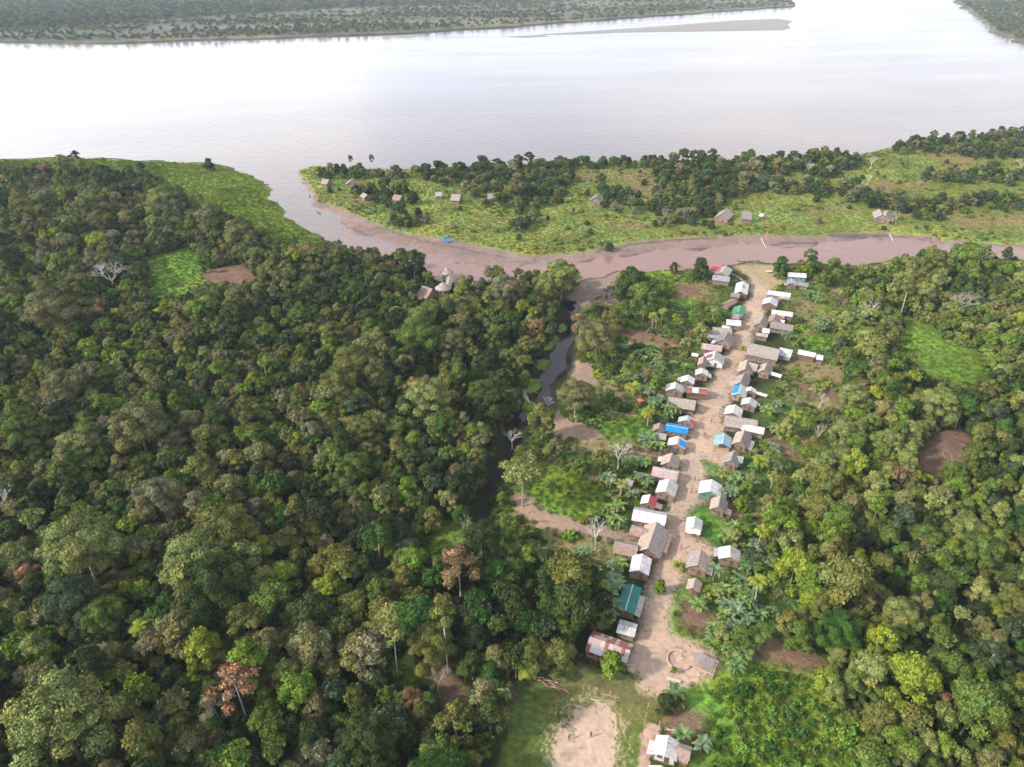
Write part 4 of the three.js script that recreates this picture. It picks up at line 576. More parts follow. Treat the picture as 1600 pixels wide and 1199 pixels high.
for (const k in TINTS) { const t = TINTS[k]; TINTS[k] = [t[0] * 1.42, t[1] * 1.25, t[2] * 1.08]; }
const leafMat = {}; for (const k in TINTS) leafMat[k] = new THREE.MeshPhysicalMaterial({ color: lin(...TINTS[k]), roughness: 0.62, vertexColors: true, side: THREE.DoubleSide, specularIntensity: 0.18 });
const BARK = mat(0.33, 0.285, 0.235, 0.9, { vertexColors: true }), PALEBARK = mat(0.52, 0.47, 0.41, 0.9, { vertexColors: true });

function palmModel(sd, h, nf, len, trunkR = 0.16) {
  seed(sd); const crown = new Mesher(), wood = new Mesher(), top = V3(rr(-0.5, 0.5), h, rr(-0.5, 0.5));
  wood.tube([V3(0, -0.4, 0), V3(top.x * 0.3, h * 0.5, top.z * 0.3), top], [trunkR * 1.3, trunkR, trunkR * 0.8], [1, 1, 1], 6);
  for (let i = 0; i < nf; i++) {
    const a = i * 2.39996 + rr(-0.2, 0.2), rise = rr(0.1, 1.15) * (i < nf * 0.3 ? 1.5 : 0.8), L = len * rr(0.82, 1.1), dir = V3(Math.cos(a), 0, Math.sin(a)), side = V3(-dir.z, 0, dir.x), v = rr(0.75, 1.25), tone = [v * rr(0.9, 1.15), v, v];
    let p = top.clone(), prev = null; const seg = 9;
    for (let s = 0; s <= seg; s++) {
      const t = s / seg, ang = rise - t * t * 2.0 - t * 0.4, q = p.clone(); p = p.clone().addScaledVector(dir, Math.cos(ang) * L / seg).add(V3(0, Math.sin(ang) * L / seg, 0));
      const w = L * 0.25 * Math.sin(Math.PI * Math.min(0.97, 0.14 + t * 0.86)), f = V3().subVectors(p, q).normalize();
      if (s > 0) for (const sg of [-1, 1]) for (let u = 0; u < 2; u++) { const b = q.clone().lerp(p, u * 0.5), d = side.clone().multiplyScalar(sg).addScaledVector(f, 0.55).add(V3(0, -0.35 + rr(-0.15, 0.15), 0)).normalize(); crown.leaf(b, d, f, w * rr(0.85, 1.15), L * 0.062, tone, 0); }
      if (prev) crown.quad(prev.clone().addScaledVector(side, 0.04), q.clone().addScaledVector(side, 0.04), q.clone().addScaledVector(side, -0.04), prev.clone().addScaledVector(side, -0.04), [v * 1.3, v * 1.2, v]); prev = q;
    }
  }
  return { crown: crown.geo(), wood: wood.geo(), R: len * 0.8, h: h + len * 0.3 };
}
const PALMS = [palmModel(31, 5.5, 22, 3.0), palmModel(32, 3.2, 20, 3.4), palmModel(33, 8.0, 20, 2.7), palmModel(34, 1.3, 16, 3.2, 0.2)];
function bananaModel(sd, stems) {
  seed(sd); const lf = new Mesher(), st = new Mesher();
  for (let k = 0; k < stems; k++) {
    const bx = stems > 1 ? rr(-0.8, 0.8) : 0, bz = stems > 1 ? rr(-0.8, 0.8) : 0, h = rr(1.3, 2.3), top = V3(bx + rr(-0.15, 0.15), h, bz + rr(-0.15, 0.15)); st.tube([V3(bx, -0.3, bz), top], [0.15, 0.09], [1, 1, 1], 5);
    const nl = 8; for (let i = 0; i < nl; i++) {
      const a = i * 2.4 + rr(-0.3, 0.3), rise = rr(0.55, 1.25), L = rr(1.7, 2.5), dir = V3(Math.cos(a), 0, Math.sin(a)), side = V3(-dir.z, 0, dir.x), v = rr(0.75, 1.25), col = rnd() < 0.1 ? [v * 1.9, v * 1.25, v] : [v, v, v]; let p = top.clone(), pw = 0.04, prev = null; const seg = 6;
      for (let s = 0; s <= seg; s++) { const t = s / seg, ang = rise - t * 1.75, w = (s === seg ? 0.03 : 0.34 * Math.sin(Math.PI * (0.1 + 0.8 * t))) + 0.02, l = p.clone().addScaledVector(side, w).add(V3(0, w * 0.25, 0)), r = p.clone().addScaledVector(side, -w).add(V3(0, w * 0.25, 0)); if (prev) { lf.quad(prev[0], l, p, prev[1], col); lf.quad(prev[1], p, r, prev[2], col); } prev = [l, p, r]; p = p.clone().addScaledVector(dir, Math.cos(ang) * L / seg).add(V3(0, Math.sin(ang) * L / seg, 0)); }
    }
  }
  return { crown: lf.geo(), wood: st.geo(), R: 1.7, h: 3 };
}
const BANANAS = [bananaModel(41, 1), bananaModel(42, 2), bananaModel(43, 3)];
const bananaMats = [new THREE.MeshPhysicalMaterial({ color: lin(0.085, 0.155, 0.040), roughness: 0.45, vertexColors: true, side: THREE.DoubleSide }), new THREE.MeshPhysicalMaterial({ color: lin(0.13, 0.20, 0.035), roughness: 0.45, vertexColors: true, side: THREE.DoubleSide }), new THREE.MeshPhysicalMaterial({ color: lin(0.11, 0.165, 0.075), roughness: 0.42, vertexColors: true, side: THREE.DoubleSide })];
const mat_stem = mat(0.2, 0.22, 0.11, 0.8, { vertexColors: true });
const palmMats = ['mid green', 'yellow-green', 'pale green'].map((k) => leafMat[k]);
function bareModel(sd, h, spread, twigs) {
  seed(sd); const w = new Mesher();
  const grow = (p, d, l, r, n) => { const m = p.clone().addScaledVector(d, l * 0.5).add(V3(rr(-1, 1), rr(-0.5, 1), rr(-1, 1)).multiplyScalar(l * 0.07)), e = p.clone().addScaledVector(d, l).add(V3(rr(-1, 1), rr(0, 1), rr(-1, 1)).multiplyScalar(l * 0.08)); w.tube([p, m, e], [r, r * 0.8, r * 0.6], [1, 1, 1], n > 3 ? 6 : 3); if (n > 0) { const k = n > 3 ? 5 : 3; for (let i = 0; i < k; i++) { const a = i * 2.4 + rr(-0.5, 0.5), s = V3(Math.cos(a), 0, Math.sin(a)); grow(e, d.clone().multiplyScalar(0.75).addScaledVector(s, spread * rr(0.6, 1.2)).normalize(), l * rr(0.5, 0.68), r * 0.55, n - 1); } } };
  grow(V3(0, -0.4, 0), V3(rr(-0.06, 0.06), 1, rr(-0.06, 0.06)).normalize(), h * 0.48, h * 0.02 + 0.05, twigs); return { wood: w.geo(), R: h * 0.35, h };
}
const BARES = [bareModel(51, 13, 0.85, 5), bareModel(52, 10, 0.55, 4), bareModel(53, 8, 0.5, 4)];
const bareMat = mat(0.55, 0.50, 0.46, 0.95, { vertexColors: true }), bareMat2 = mat(0.40, 0.33, 0.27, 0.95, { vertexColors: true });
const shrubModel = (sd, R, n, leaf, h) => { const m = treeModel(sd, { h, R, flat: 0.6, n, leaf, count: 7, low: 0.9, trunk: 0.05 }); return m; };
const SHRUBS = [shrubModel(61, 1.5, 520, 0.42, 1.7), shrubModel(62, 1.1, 380, 0.36, 1.2), shrubModel(63, 2.2, 760, 0.5, 2.3)];
function tuftModel(sd, n, h, w, R) { seed(sd); const m = new Mesher(); for (let i = 0; i < n; i++) { const a = rr(0, 6.283), q = R * Math.sqrt(rnd()), d = V3(Math.cos(a) * rr(0.2, 0.7), 1, Math.sin(a) * rr(0.2, 0.7)).normalize(), v = rr(0.75, 1.25); m.leaf(V3(Math.cos(a) * q, -0.05, Math.sin(a) * q), d, V3(-Math.sin(a), 0, Math.cos(a)), h * rr(0.6, 1.2), w, [v * rr(0.9, 1.2), v, v], 0.25); } return m.geo(); }
const TUFTS = [tuftModel(71, 26, 0.55, 0.14, 0.7), tuftModel(72, 34, 0.9, 0.18, 1.0)];

// ---------------------------------------------------------------- plants: places
const keepData = keepC.getImageData(0, 0, 800, 600).data;
const kept = (px, py) => { const a = Math.round(px / 2), b = Math.round(py / 2); return a >= 0 && b >= 0 && a < 800 && b < 600 && keepData[(b * 800 + a) * 4] > 128; };
const hidesKept = (x, z, R, h, g) => { for (const f of [0.35, 0.65, 1]) for (const s of [-0.7, 0, 0.7]) { const q = seen(x + s * R * (f === 1 ? 0.6 : 1), g + h * f, z); if (kept(q[0], q[1])) return true; } return false; };
const free = (x, z) => { const a = Math.floor(x - X0), b = Math.floor(z - Z0); return a >= 0 && b >= 0 && a < GW && b < GH && noPlants[b * GW + a] < 0.5; };
const inView = (x, y, z, m = 0) => { const q = seen(x, y, z); return q[2] > 0 && q[0] > -m && q[0] < 1600 + m && q[1] > -m && q[1] < 1199 + m; };
const trees = [];
const mixOf = (list) => { const t = list.reduce((s, [, w]) => s + w, 0); return () => { let r = rnd() * t; for (const [k, w] of list) { r -= w; if (r <= 0) return k; } return list[0][0]; }; };
const openW = [...P_BRIGHT, ...P_SOIL, ...P_SANDS, P_LEFTGRASS].map((p) => poly(p));
const spots = (zone, step, y, f) => {
  const W = poly(zone, y), xs = W.map((p) => p[0]), zs = W.map((p) => p[1]), a = Math.max(X0 + 4, Math.min(...xs)), b = Math.min(X1 - 4, Math.max(...xs)), c = Math.max(Z0 + 4, Math.min(...zs)), d = Math.min(Z1 - 4, Math.max(...zs));
  for (let z = c; z < d; z += step) for (let x = a; x < b; x += step) { const px = x + rr(-0.5, 0.5) * step, pz = z + rr(-0.5, 0.5) * step; if (inside(W, px, pz)) f(px, pz); }
};
const put = (x, z, model, tint, s, zone, force, sy = s) => {
  const g = ground(x, z), M = MODELS[model]; if (!force) { if (g < -0.7 || !free(x, z)) return false; if (openW.some((w) => inside(w, x, z))) return false; if (hidesKept(x, z, M.R * s, M.h * sy, g)) return false; }
  if (!inView(x, g + M.h * sy * 0.6, z, 170)) return false;
  if (model === 5 && ['fresh green', 'yellow-green', 'brownish'].includes(tint)) tint = 'olive';
  trees.push({ x, z, g, model, tint, s, sy, zone, a: rr(0, 6.283), force }); return true;
};
// landmark trees, by the point where the trunk stands
const LM = [
  [152, 915, 5, 'pale green', 1.15, 'broad flat-crowned pale green tree on a tall leaning trunk in the left forest', 1.05], [128, 1190, 5, 'pale green', 1.2, 'largest pale green tree crown in the lower left corner'], [232, 715, 5, 'grey-olive', 1.12, 'wide grey-olive crown left of the centre of the forest'], [95, 535, 5, 'grey-olive', 1.25, 'huge rounded grey-olive crown at the left, below the dead white tree'],
  [700, 1052, 10, 'olive', 1.15, 'tall olive tree with a pale straight trunk by the small swamp', 1.2], [676, 1050, 5, 'olive', 0.72, 'olive tree crown left beside the tall pale-trunked one', 1.05], [622, 1058, 10, 'pale green', 1.0, 'slim pale-trunked tree left of the small swamp'],
  [816, 792, 2, 'pale green', 1.35, 'umbrella-shaped pale green tree standing beside the dark creek'], [930, 566, 5, 'grey-olive', 1.0, 'pale olive tree on the village side of the upper creek', 1.0], [905, 540, 4, 'brownish', 1.15, 'bleached brownish tree leaning over the upper creek'], [898, 650, 5, 'grey-olive', 0.9, 'pale grey-olive tree over the bend of the creek', 0.8], [846, 690, 0, 'olive', 1.4, 'rounded olive tree at the lower bend of the creek'],
  [953, 1063, 0, 'fresh green', 0.85, 'single bright green tree in front of the rusty hall'], [872, 1054, 1, 'olive', 0.85, 'dull olive tree left of the rusty hall at the pitch corner'], [828, 1062, 3, 'olive', 0.8, 'half-withered narrow tree at the upper left corner of the pitch'],
  [1217, 434, 7, 'deep green', 1.25, 'dense round dark tree at the landing'], [1266, 425, 7, 'dark green', 1.0, 'low dark tree right of the landing houses'], [1496, 448, 1, 'mid green', 1.9, 'tall lumpy tree standing out above the right side channel'], [1405, 500, 10, 'olive', 1.1, 'very thin tall tree with a bare pole trunk right of the village'], [1000, 500, 1, 'mid green', 1.5, 'mid green tree in the clump left of the village top'], [985, 470, 1, 'dark green', 1.4, 'second dark tree in the clump left of the village top'], [960, 520, 7, 'olive', 1.3, 'olive bushy tree between the upper creek and the red soil'], [978, 490, 1, 'dark green', 1.5, 'dark tree clump left of the village top'], [1012, 470, 8, 'mid green', 0.95, 'ragged green tree at the head of the gardens'], [1092, 436, 7, 'dark green', 1.25, 'dark bushy tree between the brown hut and the red roof'], [1052, 428, 7, 'dark green', 0.7, 'dark bush beside the brown hut by the channel'],
  [1038, 1112, 7, 'dark green', 0.62, 'dark bushy tree between the slab bench and the clay path'], [1030, 928, 7, 'fresh green', 0.5, 'green bush hugging the white house near the teal roof'], [1052, 1053, 6, 'fresh green', 0.34, 'tiny round clipped bush in the square'], [1300, 960, 1, 'olive', 1.5, 'large olive tree at the right garden edge'], [1405, 1100, 1, 'yellow-green', 1.2, 'big yellow-green tree in the lower right forest'], [640, 790, 7, 'fresh green', 1.15, 'glossy fresh green tree left of the creek'], [520, 660, 9, 'fresh green', 0.75, 'single lime-coloured small tree in the middle of the left forest'], [470, 1110, 1, 'fresh green', 0.95, 'bright green crown low in the left forest'], [520, 960, 8, 'yellow-green', 0.95, 'yellow-green crown in the lower centre forest'], [650, 715, 0, 'fresh green', 0.95, 'bright crown just left of the creek bend'],
  [122, 262, 4, 'dark green', 1.0, 'lone leaning tree on the far left shore against the river'], [328, 268, 7, 'dark green', 1.1, 'dark tree on the grass slope at the left shore'], [550, 272, 10, 'dark green', 0.75, 'left one of two slim trees at the tip of the meadow tongue'], [583, 275, 10, 'olive', 0.85, 'right one of two slim trees at the tip of the meadow tongue'],
  [384, 1120, 4, 'rusty', 1.2, 'dry reddish-brown tree in the lower left forest'], [60, 930, 4, 'rusty', 0.8, 'small rust-coloured crown at the left edge'], [650, 640, 4, 'brownish', 1.0, 'brownish crown beside the fallen branches at the creek'], [836, 540, 8, 'brownish', 0.9, 'tan crown on the left bank of the upper creek'], [720, 935, 4, 'brownish', 1.3, 'wide leafless-looking tan tree above the swamp'], [1500, 1150, 1, 'mid green', 1.3, 'round green crown near the lower right corner'],
];
for (const [px, py, m, t, s, label, sy] of LM) { const [x, z] = at(px, py, 0); if (put(x, z, m, t, s, 'landmark', true, (sy ?? 1) * s)) trees.at(-1).label = label; }
const lmSpots = trees.map((t) => [t.x, t.z, t.s * MODELS[t.model].R]);
const clear = (x, z, k) => lmSpots.every(([a, b, r]) => Math.hypot(a - x, b - z) > r * k + 1.2);
seed(1001);
const tintL = mixOf([['dark green', 16], ['blackish green', 7], ['silver-grey', 8], ['mid green', 15], ['olive', 23], ['grey-olive', 16], ['yellow-green', 4.5], ['bluish green', 8], ['brownish', 3], ['pale green', 7], ['fresh green', 4.5], ['deep green', 5]]);
const tintR = mixOf([['dark green', 8], ['mid green', 24], ['olive', 16], ['grey-olive', 8], ['yellow-green', 9], ['bluish green', 5], ['brownish', 1.5], ['pale green', 24], ['fresh green', 14], ['deep green', 6]]);
const tintP = mixOf([['silver-grey', 8], ['dark green', 34], ['bluish green', 26], ['mid green', 12], ['olive', 14], ['grey-olive', 8], ['deep green', 8]]);
const pickFrom = (list) => { const f = mixOf(list); return f; };
const darkSet = mixOf([['blackish green', 12], ['dark green', 30], ['deep green', 12], ['bluish green', 16], ['mid green', 12], ['olive', 10]]), lightSet = mixOf([['silver-grey', 12], ['pale green', 12], ['grey-olive', 18], ['olive', 16], ['fresh green', 8], ['yellow-green', 6], ['mid green', 10]]);
const lightR = mixOf([['pale green', 26], ['fresh green', 12], ['mid green', 20], ['olive', 8], ['yellow-green', 5], ['grey-olive', 5]]);
const patchTint = (x, z, f) => { if (f === tintR) { const n = fbm(x * 0.022 + 300, z * 0.022, 3); return rnd() < 0.4 ? f() : n < 0.44 ? darkSet() : lightR(); } const n = fbm(x * 0.022 + 300, z * 0.022, 3); return rnd() < 0.45 ? f() : n < 0.47 ? darkSet() : n > 0.54 ? lightSet() : f(); };
const modelF = mixOf([[0, 16], [1, 20], [2, 6], [3, 12], [4, 6], [5, 2.6], [6, 8], [7, 16], [8, 12], [9, 4], [10, 3.5]]);
const modelS = mixOf([[0, 10], [1, 6], [4, 6], [6, 24], [7, 16], [9, 10], [10, 3]]);
spots(P_FORESTL, 4.0, 5, (x, z) => { if (!clear(x, z, 0.62)) return; const hol = fbm(x * 0.03 + 200, z * 0.03, 3) < 0.40, m = hol ? pick([6, 7, 9, 6]) : modelF(), d = fbm(x * 0.02, z * 0.02, 2); put(x, z, m, patchTint(x, z, tintL), (m === 5 ? rr(0.65, 1.15) : hol ? rr(0.5, 0.9) : 0.40 + 0.80 * Math.pow(rnd(), 2.0)) * (0.72 + 0.5 * d), 'forest left of the creek'); });
spots(P_FORESTL, 3.3, 3, (x, z) => { if (clear(x, z, 0.5)) put(x, z, pick([6, 7, 6, 9, 7, 0]), patchTint(x, z, tintL), rr(0.4, 0.95), 'forest left of the creek'); });
spots(P_FORESTR, 4.1, 5, (x, z) => { if (!clear(x, z, 0.62)) return; const hol = fbm(x * 0.03 + 240, z * 0.03, 3) < 0.42, m = hol ? pick([6, 7, 9, 6]) : modelF(), d = fbm(x * 0.02 + 9, z * 0.02, 2); put(x, z, m, patchTint(x, z, tintR), (m === 5 ? rr(0.6, 0.85) : hol ? rr(0.5, 0.85) : 0.40 + 0.75 * Math.pow(rnd(), 2.0)) * (0.7 + 0.5 * d), 'forest right of the gardens'); });
spots(P_FORESTR, 3.3, 3, (x, z) => { if (clear(x, z, 0.5)) put(x, z, pick([6, 7, 6, 9, 7, 0]), patchTint(x, z, tintR), rr(0.4, 0.9), 'forest right of the gardens'); });
spots(P_GARDL, 7.5, 0, (x, z) => { if (clear(x, z, 0.5) && fbm(x * 0.03 + 4, z * 0.03, 2) > 0.42) { const m = modelS(); put(x, z, m, tintR(), rr(0.5, 0.95), 'gardens left of the street'); } });
spots(P_GARDR, 7.2, 0, (x, z) => { if (clear(x, z, 0.5) && fbm(x * 0.03 + 24, z * 0.03, 2) > 0.40) { const m = modelS(); put(x, z, m, tintR(), rr(0.5, 0.95), 'gardens right of the street'); } });
const MASS = [[[480, 266], [560, 262], [640, 268], [640, 276], [560, 276], [490, 276]], [[640, 268], [760, 256], [898, 250], [905, 285], [880, 300], [780, 300], [690, 286]], [[745, 300], [880, 300], [870, 318], [780, 322], [740, 312]], [[900, 252], [1060, 248], [1240, 244], [1340, 238], [1340, 262], [1290, 276], [1240, 270], [1180, 280], [1050, 270], [1020, 262], [900, 262]], [[1020, 262], [1180, 280], [1300, 292], [1300, 306], [1180, 296], [1130, 310], [1060, 318], [1020, 300]], [[1060, 310], [1130, 310], [1125, 346], [1085, 350], [1030, 345], [1010, 326]], [[930, 285], [1000, 304], [1004, 330], [965, 334], [938, 316]], [[1390, 226], [1500, 210], [1600, 202], [1720, 195], [1720, 240], [1600, 246], [1540, 246], [1470, 236], [1400, 238]], [[1305, 292], [1370, 298], [1440, 312], [1520, 308], [1620, 312], [1620, 326], [1520, 324], [1440, 332], [1350, 322], [1310, 310]], [[1420, 318], [1480, 318], [1478, 342], [1420, 340]], [[550, 296], [640, 290], [660, 310], [640, 330], [560, 312]], [[610, 335], [660, 330], [668, 350], [620, 354]], [[1440, 272], [1500, 268], [1600, 268], [1600, 280], [1500, 284], [1440, 280]], [[800, 318], [850, 316], [850, 345], [800, 352]], [[800, 350], [825, 350], [825, 365], [800, 365]]];
let q = 1;
for (const m of MASS) spots(m, 4.6, 2, (x, z) => { if (clear(x, z, 0.4) && rnd() < 0.74) put(x, z, pick([1, 7, 7, 7, 6, 8, 7]), tintP(), (q = 0.42 + 0.7 * rnd()), 'meadow tongue between the channels', false, q * rr(0.55, 0.9)); });
const peninOnly = P_PENIN.filter(([x]) => x < 1900);
spots(peninOnly, 15, 0, (x, z) => { if (rnd() < 0.34) put(x, z, pick([7, 7, 7, 6]), tintP(), (q = rr(0.35, 0.85)), 'meadow tongue between the channels', false, q * rr(0.6, 0.9)); });

// which single trees: those that show largest; the rest of the wood is one mass
const LANDN = [[152, 915, 'tall leaning pale-crowned tree'], [128, 1150, 'lower left corner'], [232, 700, 'wide grey-olive crown'], [95, 520, 'huge grey-olive crown'], [180, 450, 'big dead white tree'], [680, 1040, 'small swamp'], [815, 780, 'umbrella-shaped creek tree'], [925, 545, 'upper creek'], [860, 640, 'creek bend'], [952, 1050, 'rusty hall'], [1217, 440, 'landing'], [1470, 540, 'right-hand clearing'], [1480, 700, 'felled brown patch'], [1300, 950, 'large olive garden tree'], [1400, 1110, 'big yellow-green tree'], [1560, 1150, 'lower right corner'], [384, 1110, 'dry reddish-brown tree'], [520, 640, 'small lime-coloured tree'], [520, 950, 'yellow-green forest crown'], [240, 1000, 'tall slim forest palm'], [330, 430, 'ploughed clearing in the left forest'], [690, 455, 'round hut'], [1180, 1030, 'red soil strip'], [1590, 800, 'right edge of the picture'], [10, 800, 'left edge of the picture'], [400, 800, 'middle of the left forest'], [620, 900, 'dark hollow above the swamp'], [760, 1130, 'pitch'], [1250, 800, 'right gardens'], [1120, 880, 'side path'], [1230, 1120, 'bright green thicket']].map(([a, b, n]) => [...at(a, b, 0), n]);
const nearBy = (x, z) => { let best = null, bd = 1e9; for (const [a, b, n] of LANDN) { const d = Math.hypot(a - x, b - z); if (d < bd) { bd = d; best = [a, b, n]; } } const dx = x - best[0], dz = z - best[1]; return (Math.abs(dx) > Math.abs(dz) ? (dx < 0 ? 'left of the ' : 'right of the ') : dz < 0 ? 'behind the ' : 'in front of the ') + best[2]; };
for (const t of trees) { const M = MODELS[t.model], q = seen(t.x, t.g + M.h * t.sy * 0.7, t.z); t.size = t.label ? 1e6 : (q[0] > 5 && q[0] < 1595 && q[1] > 5 && q[1] < 1194 ? 1 : 0.001) * M.R * t.s * (M.h > 6 ? 1 : 0.6) / q[2]; }
trees.sort((a, b) => b.size - a.size);
const ARTICLE = (w) => w;
const LEAFTAG = 'broadleaf trees shown singly';
const N_SINGLE = 300;
trees.slice(0, N_SINGLE).forEach((t) => {
  const M = MODELS[t.model], o = thing(t.model === 6 && t.s < 0.4 ? 'clipped_bush' : 'broadleaf_tree', t.x, t.g, t.z, t.a); o.scale.set(t.s, t.sy, t.s);
  part('trunk', M.wood, t.model === 10 || t.model === 9 || t.model === 4 ? PALEBARK : BARK, o); part('crown', M.crown, leafMat[t.tint], o);
  tag(o, t.label ?? `${t.tint} ${M.shape} tree ${nearBy(t.x, t.z).replace('middle of the left forest', 'left forest centre')}`, 'tree', LEAFTAG);
});
const instanced = (name, geo, mats, list, parent) => { const m = shade(new THREE.InstancedMesh(geo, mats, list.length)); m.name = name; const o = new THREE.Object3D(), c = new THREE.Color(); list.forEach((t, i) => { o.position.set(t.x, t.g, t.z); o.rotation.set(0, t.a, 0); o.scale.set(t.s, t.sy ?? t.s, t.s); o.updateMatrix(); m.setMatrixAt(i, o.matrix); m.setColorAt(i, c.setRGB(...t.col)); }); parent.add(m); return m; };
const massLeaf = new THREE.MeshPhysicalMaterial({ color: 0xffffff, roughness: 0.62, vertexColors: true, side: THREE.DoubleSide, specularIntensity: 0.18 });
const woodTone = (geo, k) => { const g = geo.clone(), c = g.attributes.color; for (let i = 0; i < c.count; i++) c.setXYZ(i, 2.3 * k, 1.3 * k, 3.0 * k); return g; };
{
  const wood = thing('forest', 0, 0, 0); tag(wood, 'dense mass of the smaller forest trees on both sides of the village', 'forest', null, 'stuff');
  MODELS.forEach((M, k) => { const list = trees.slice(N_SINGLE).filter((t) => t.model === k).map((t) => { const v = rr(0.85, 1.15), w = rr(0.93, 1.07), c = TINTS[t.tint]; return { ...t, col: [c[0] * v * w, c[1] * v, c[2] * v] }; }); if (list.length) instanced('trees', mergeGeometries([M.crown, woodTone(M.wood, 1)]), massLeaf, list, wood); });
  console.log('trees', trees.length);
}
// palms
seed(2002); const palms = [], addPalm = (x, z, k, s, m, force) => { const g = ground(x, z), M = PALMS[k]; if (g < -0.7 || (!force && (!free(x, z) || hidesKept(x, z, M.R * s * 0.8, M.h * s, g)))) return; if (!inView(x, g, z, 20)) return; palms.push({ x, z, g, k, s, m, a: rr(0, 6.283) }); };
for (const [px, py, k, s, m] of [[930, 606, 0, 0.85, 1], [237, 1018, 2, 0.95, 1], [222, 990, 1, 1.0, 2], [140, 985, 1, 0.9, 0], [1240, 668, 0, 0.9, 1], [1256, 676, 0, 0.95, 0], [1235, 690, 3, 0.8, 1], [1160, 548, 3, 0.6, 1], [1155, 575, 3, 0.6, 1], [1262, 498, 1, 0.7, 0], [1003, 510, 2, 0.75, 0], [1033, 510, 2, 0.8, 1], [820, 1058, 1, 0.9, 1], [960, 955, 3, 0.9, 2], [1382, 840, 3, 1.0, 0], [1390, 1000, 1, 1.1, 1], [1560, 660, 3, 1.0, 1], [1215, 800, 0, 0.7, 0], [1125, 1000, 3, 0.7, 2], [1140, 1020, 3, 0.75, 2], [1062, 1100, 3, 0.7, 0], [1106, 930, 3, 0.7, 1], [500, 860, 1, 0.9, 1], [260, 730, 1, 0.9, 0], [340, 605, 1, 1.0, 1], [318, 770, 1, 1.0, 0], [430, 540, 1, 0.9, 2], [580, 880, 1, 0.8, 1], [690, 790, 1, 0.8, 2], [1130, 745, 3, 0.7, 2], [1170, 760, 0, 0.6, 2], [1060, 890, 3, 0.7, 1], [1350, 1090, 1, 1.0, 0], [1270, 940, 3, 1.0, 1]]) addPalm(...at(px, py, 0), k, s, m, true);
for (const [zone, step, prob] of [[P_GARDL, 11, 0.3], [P_GARDR, 10, 0.38], [P_FORESTL, 26, 0.33], [P_FORESTR, 24, 0.3]]) spots(zone, step, 0, (x, z) => { if (rnd() < prob) addPalm(x, z, Math.floor(rr(0, 4)) % 4, rr(0.6, 1.0), Math.floor(rr(0, 3)) % 3); });
for (const t of palms) { const M = PALMS[t.k], o = thing('palm_tree', t.x, t.g, t.z, t.a); o.scale.setScalar(t.s); part('trunk', M.wood, BARK, o); part('crown', M.crown, palmMats[t.m], o); tag(o, `${['mid green', 'yellow-green', 'pale'][t.m]} ${['middling', 'low', 'tall', 'stemless'][t.k]} palm ${nearBy(t.x, t.z)}`, 'palm', 'palms of the gardens and the forest'); }
// bananas
seed(3003); const ban = [], addBan = (x, z, force) => { const g = ground(x, z); if (g < -0.5 || !free(x, z) || (!force && hidesKept(x, z, 1.2, 2.2, g)) || !inView(x, g, z, 5)) return; ban.push({ x, z, g, k: Math.floor(rr(0, 3)) % 3, s: rr(0.75, 1.2), a: rr(0, 6.283), m: Math.floor(rr(0, 3)) % 3 }); };
for (const [px, py, n, r] of [[1020, 640, 14, 8], [1060, 645, 8, 5], [1010, 690, 10, 6], [1000, 720, 10, 7], [1010, 745, 8, 5], [985, 780, 10, 7], [980, 815, 8, 4], [1000, 818, 5, 3], [945, 860, 10, 7], [955, 900, 10, 6], [940, 930, 10, 6], [945, 975, 10, 5], [962, 1005, 3, 1.6], [988, 1003, 1, 0.5], [925, 985, 6, 4], [1180, 720, 12, 7], [1160, 745, 8, 5], [1150, 770, 6, 4], [1150, 850, 8, 5], [1130, 835, 6, 4], [1150, 900, 16, 8], [1190, 920, 12, 7], [1110, 900, 8, 4], [1130, 960, 10, 6], [1170, 985, 10, 6], [1190, 640, 8, 5], [1200, 690, 8, 5], [1110, 1160, 12, 5], [1090, 1190, 8, 4], [1130, 1030, 5, 3], [1100, 1110, 6, 3], [1055, 1100, 3, 1.5], [1000, 560, 8, 6], [1040, 570, 8, 6], [980, 600, 8, 6], [1250, 470, 8, 6], [1230, 530, 8, 6], [1290, 520, 6, 5], [760, 1090, 4, 3], [785, 1095, 4, 3], [1100, 1180, 6, 3]]) { const [x, z] = at(px, py, 0); for (let i = 0; i < n; i++) addBan(x + rr(-r, r), z + rr(-r, r)); }
ban.sort((a, b) => b.z - a.z);
ban.slice(0, 290).forEach((t) => { const M = BANANAS[t.k], o = thing('banana_plant', t.x, t.g, t.z, t.a); o.scale.setScalar(t.s); part('stem', M.wood, mat_stem, o); part('leaves', M.crown, bananaMats[t.m], o); tag(o, `${['green', 'yellowish', 'silvery'][t.m]} banana ${['plant', 'pair', 'clump'][t.k]} ${nearBy(t.x, t.z)}`, 'banana plant', 'banana plants in the gardens'); });
console.log('palms', palms.length, 'bananas', ban.length);
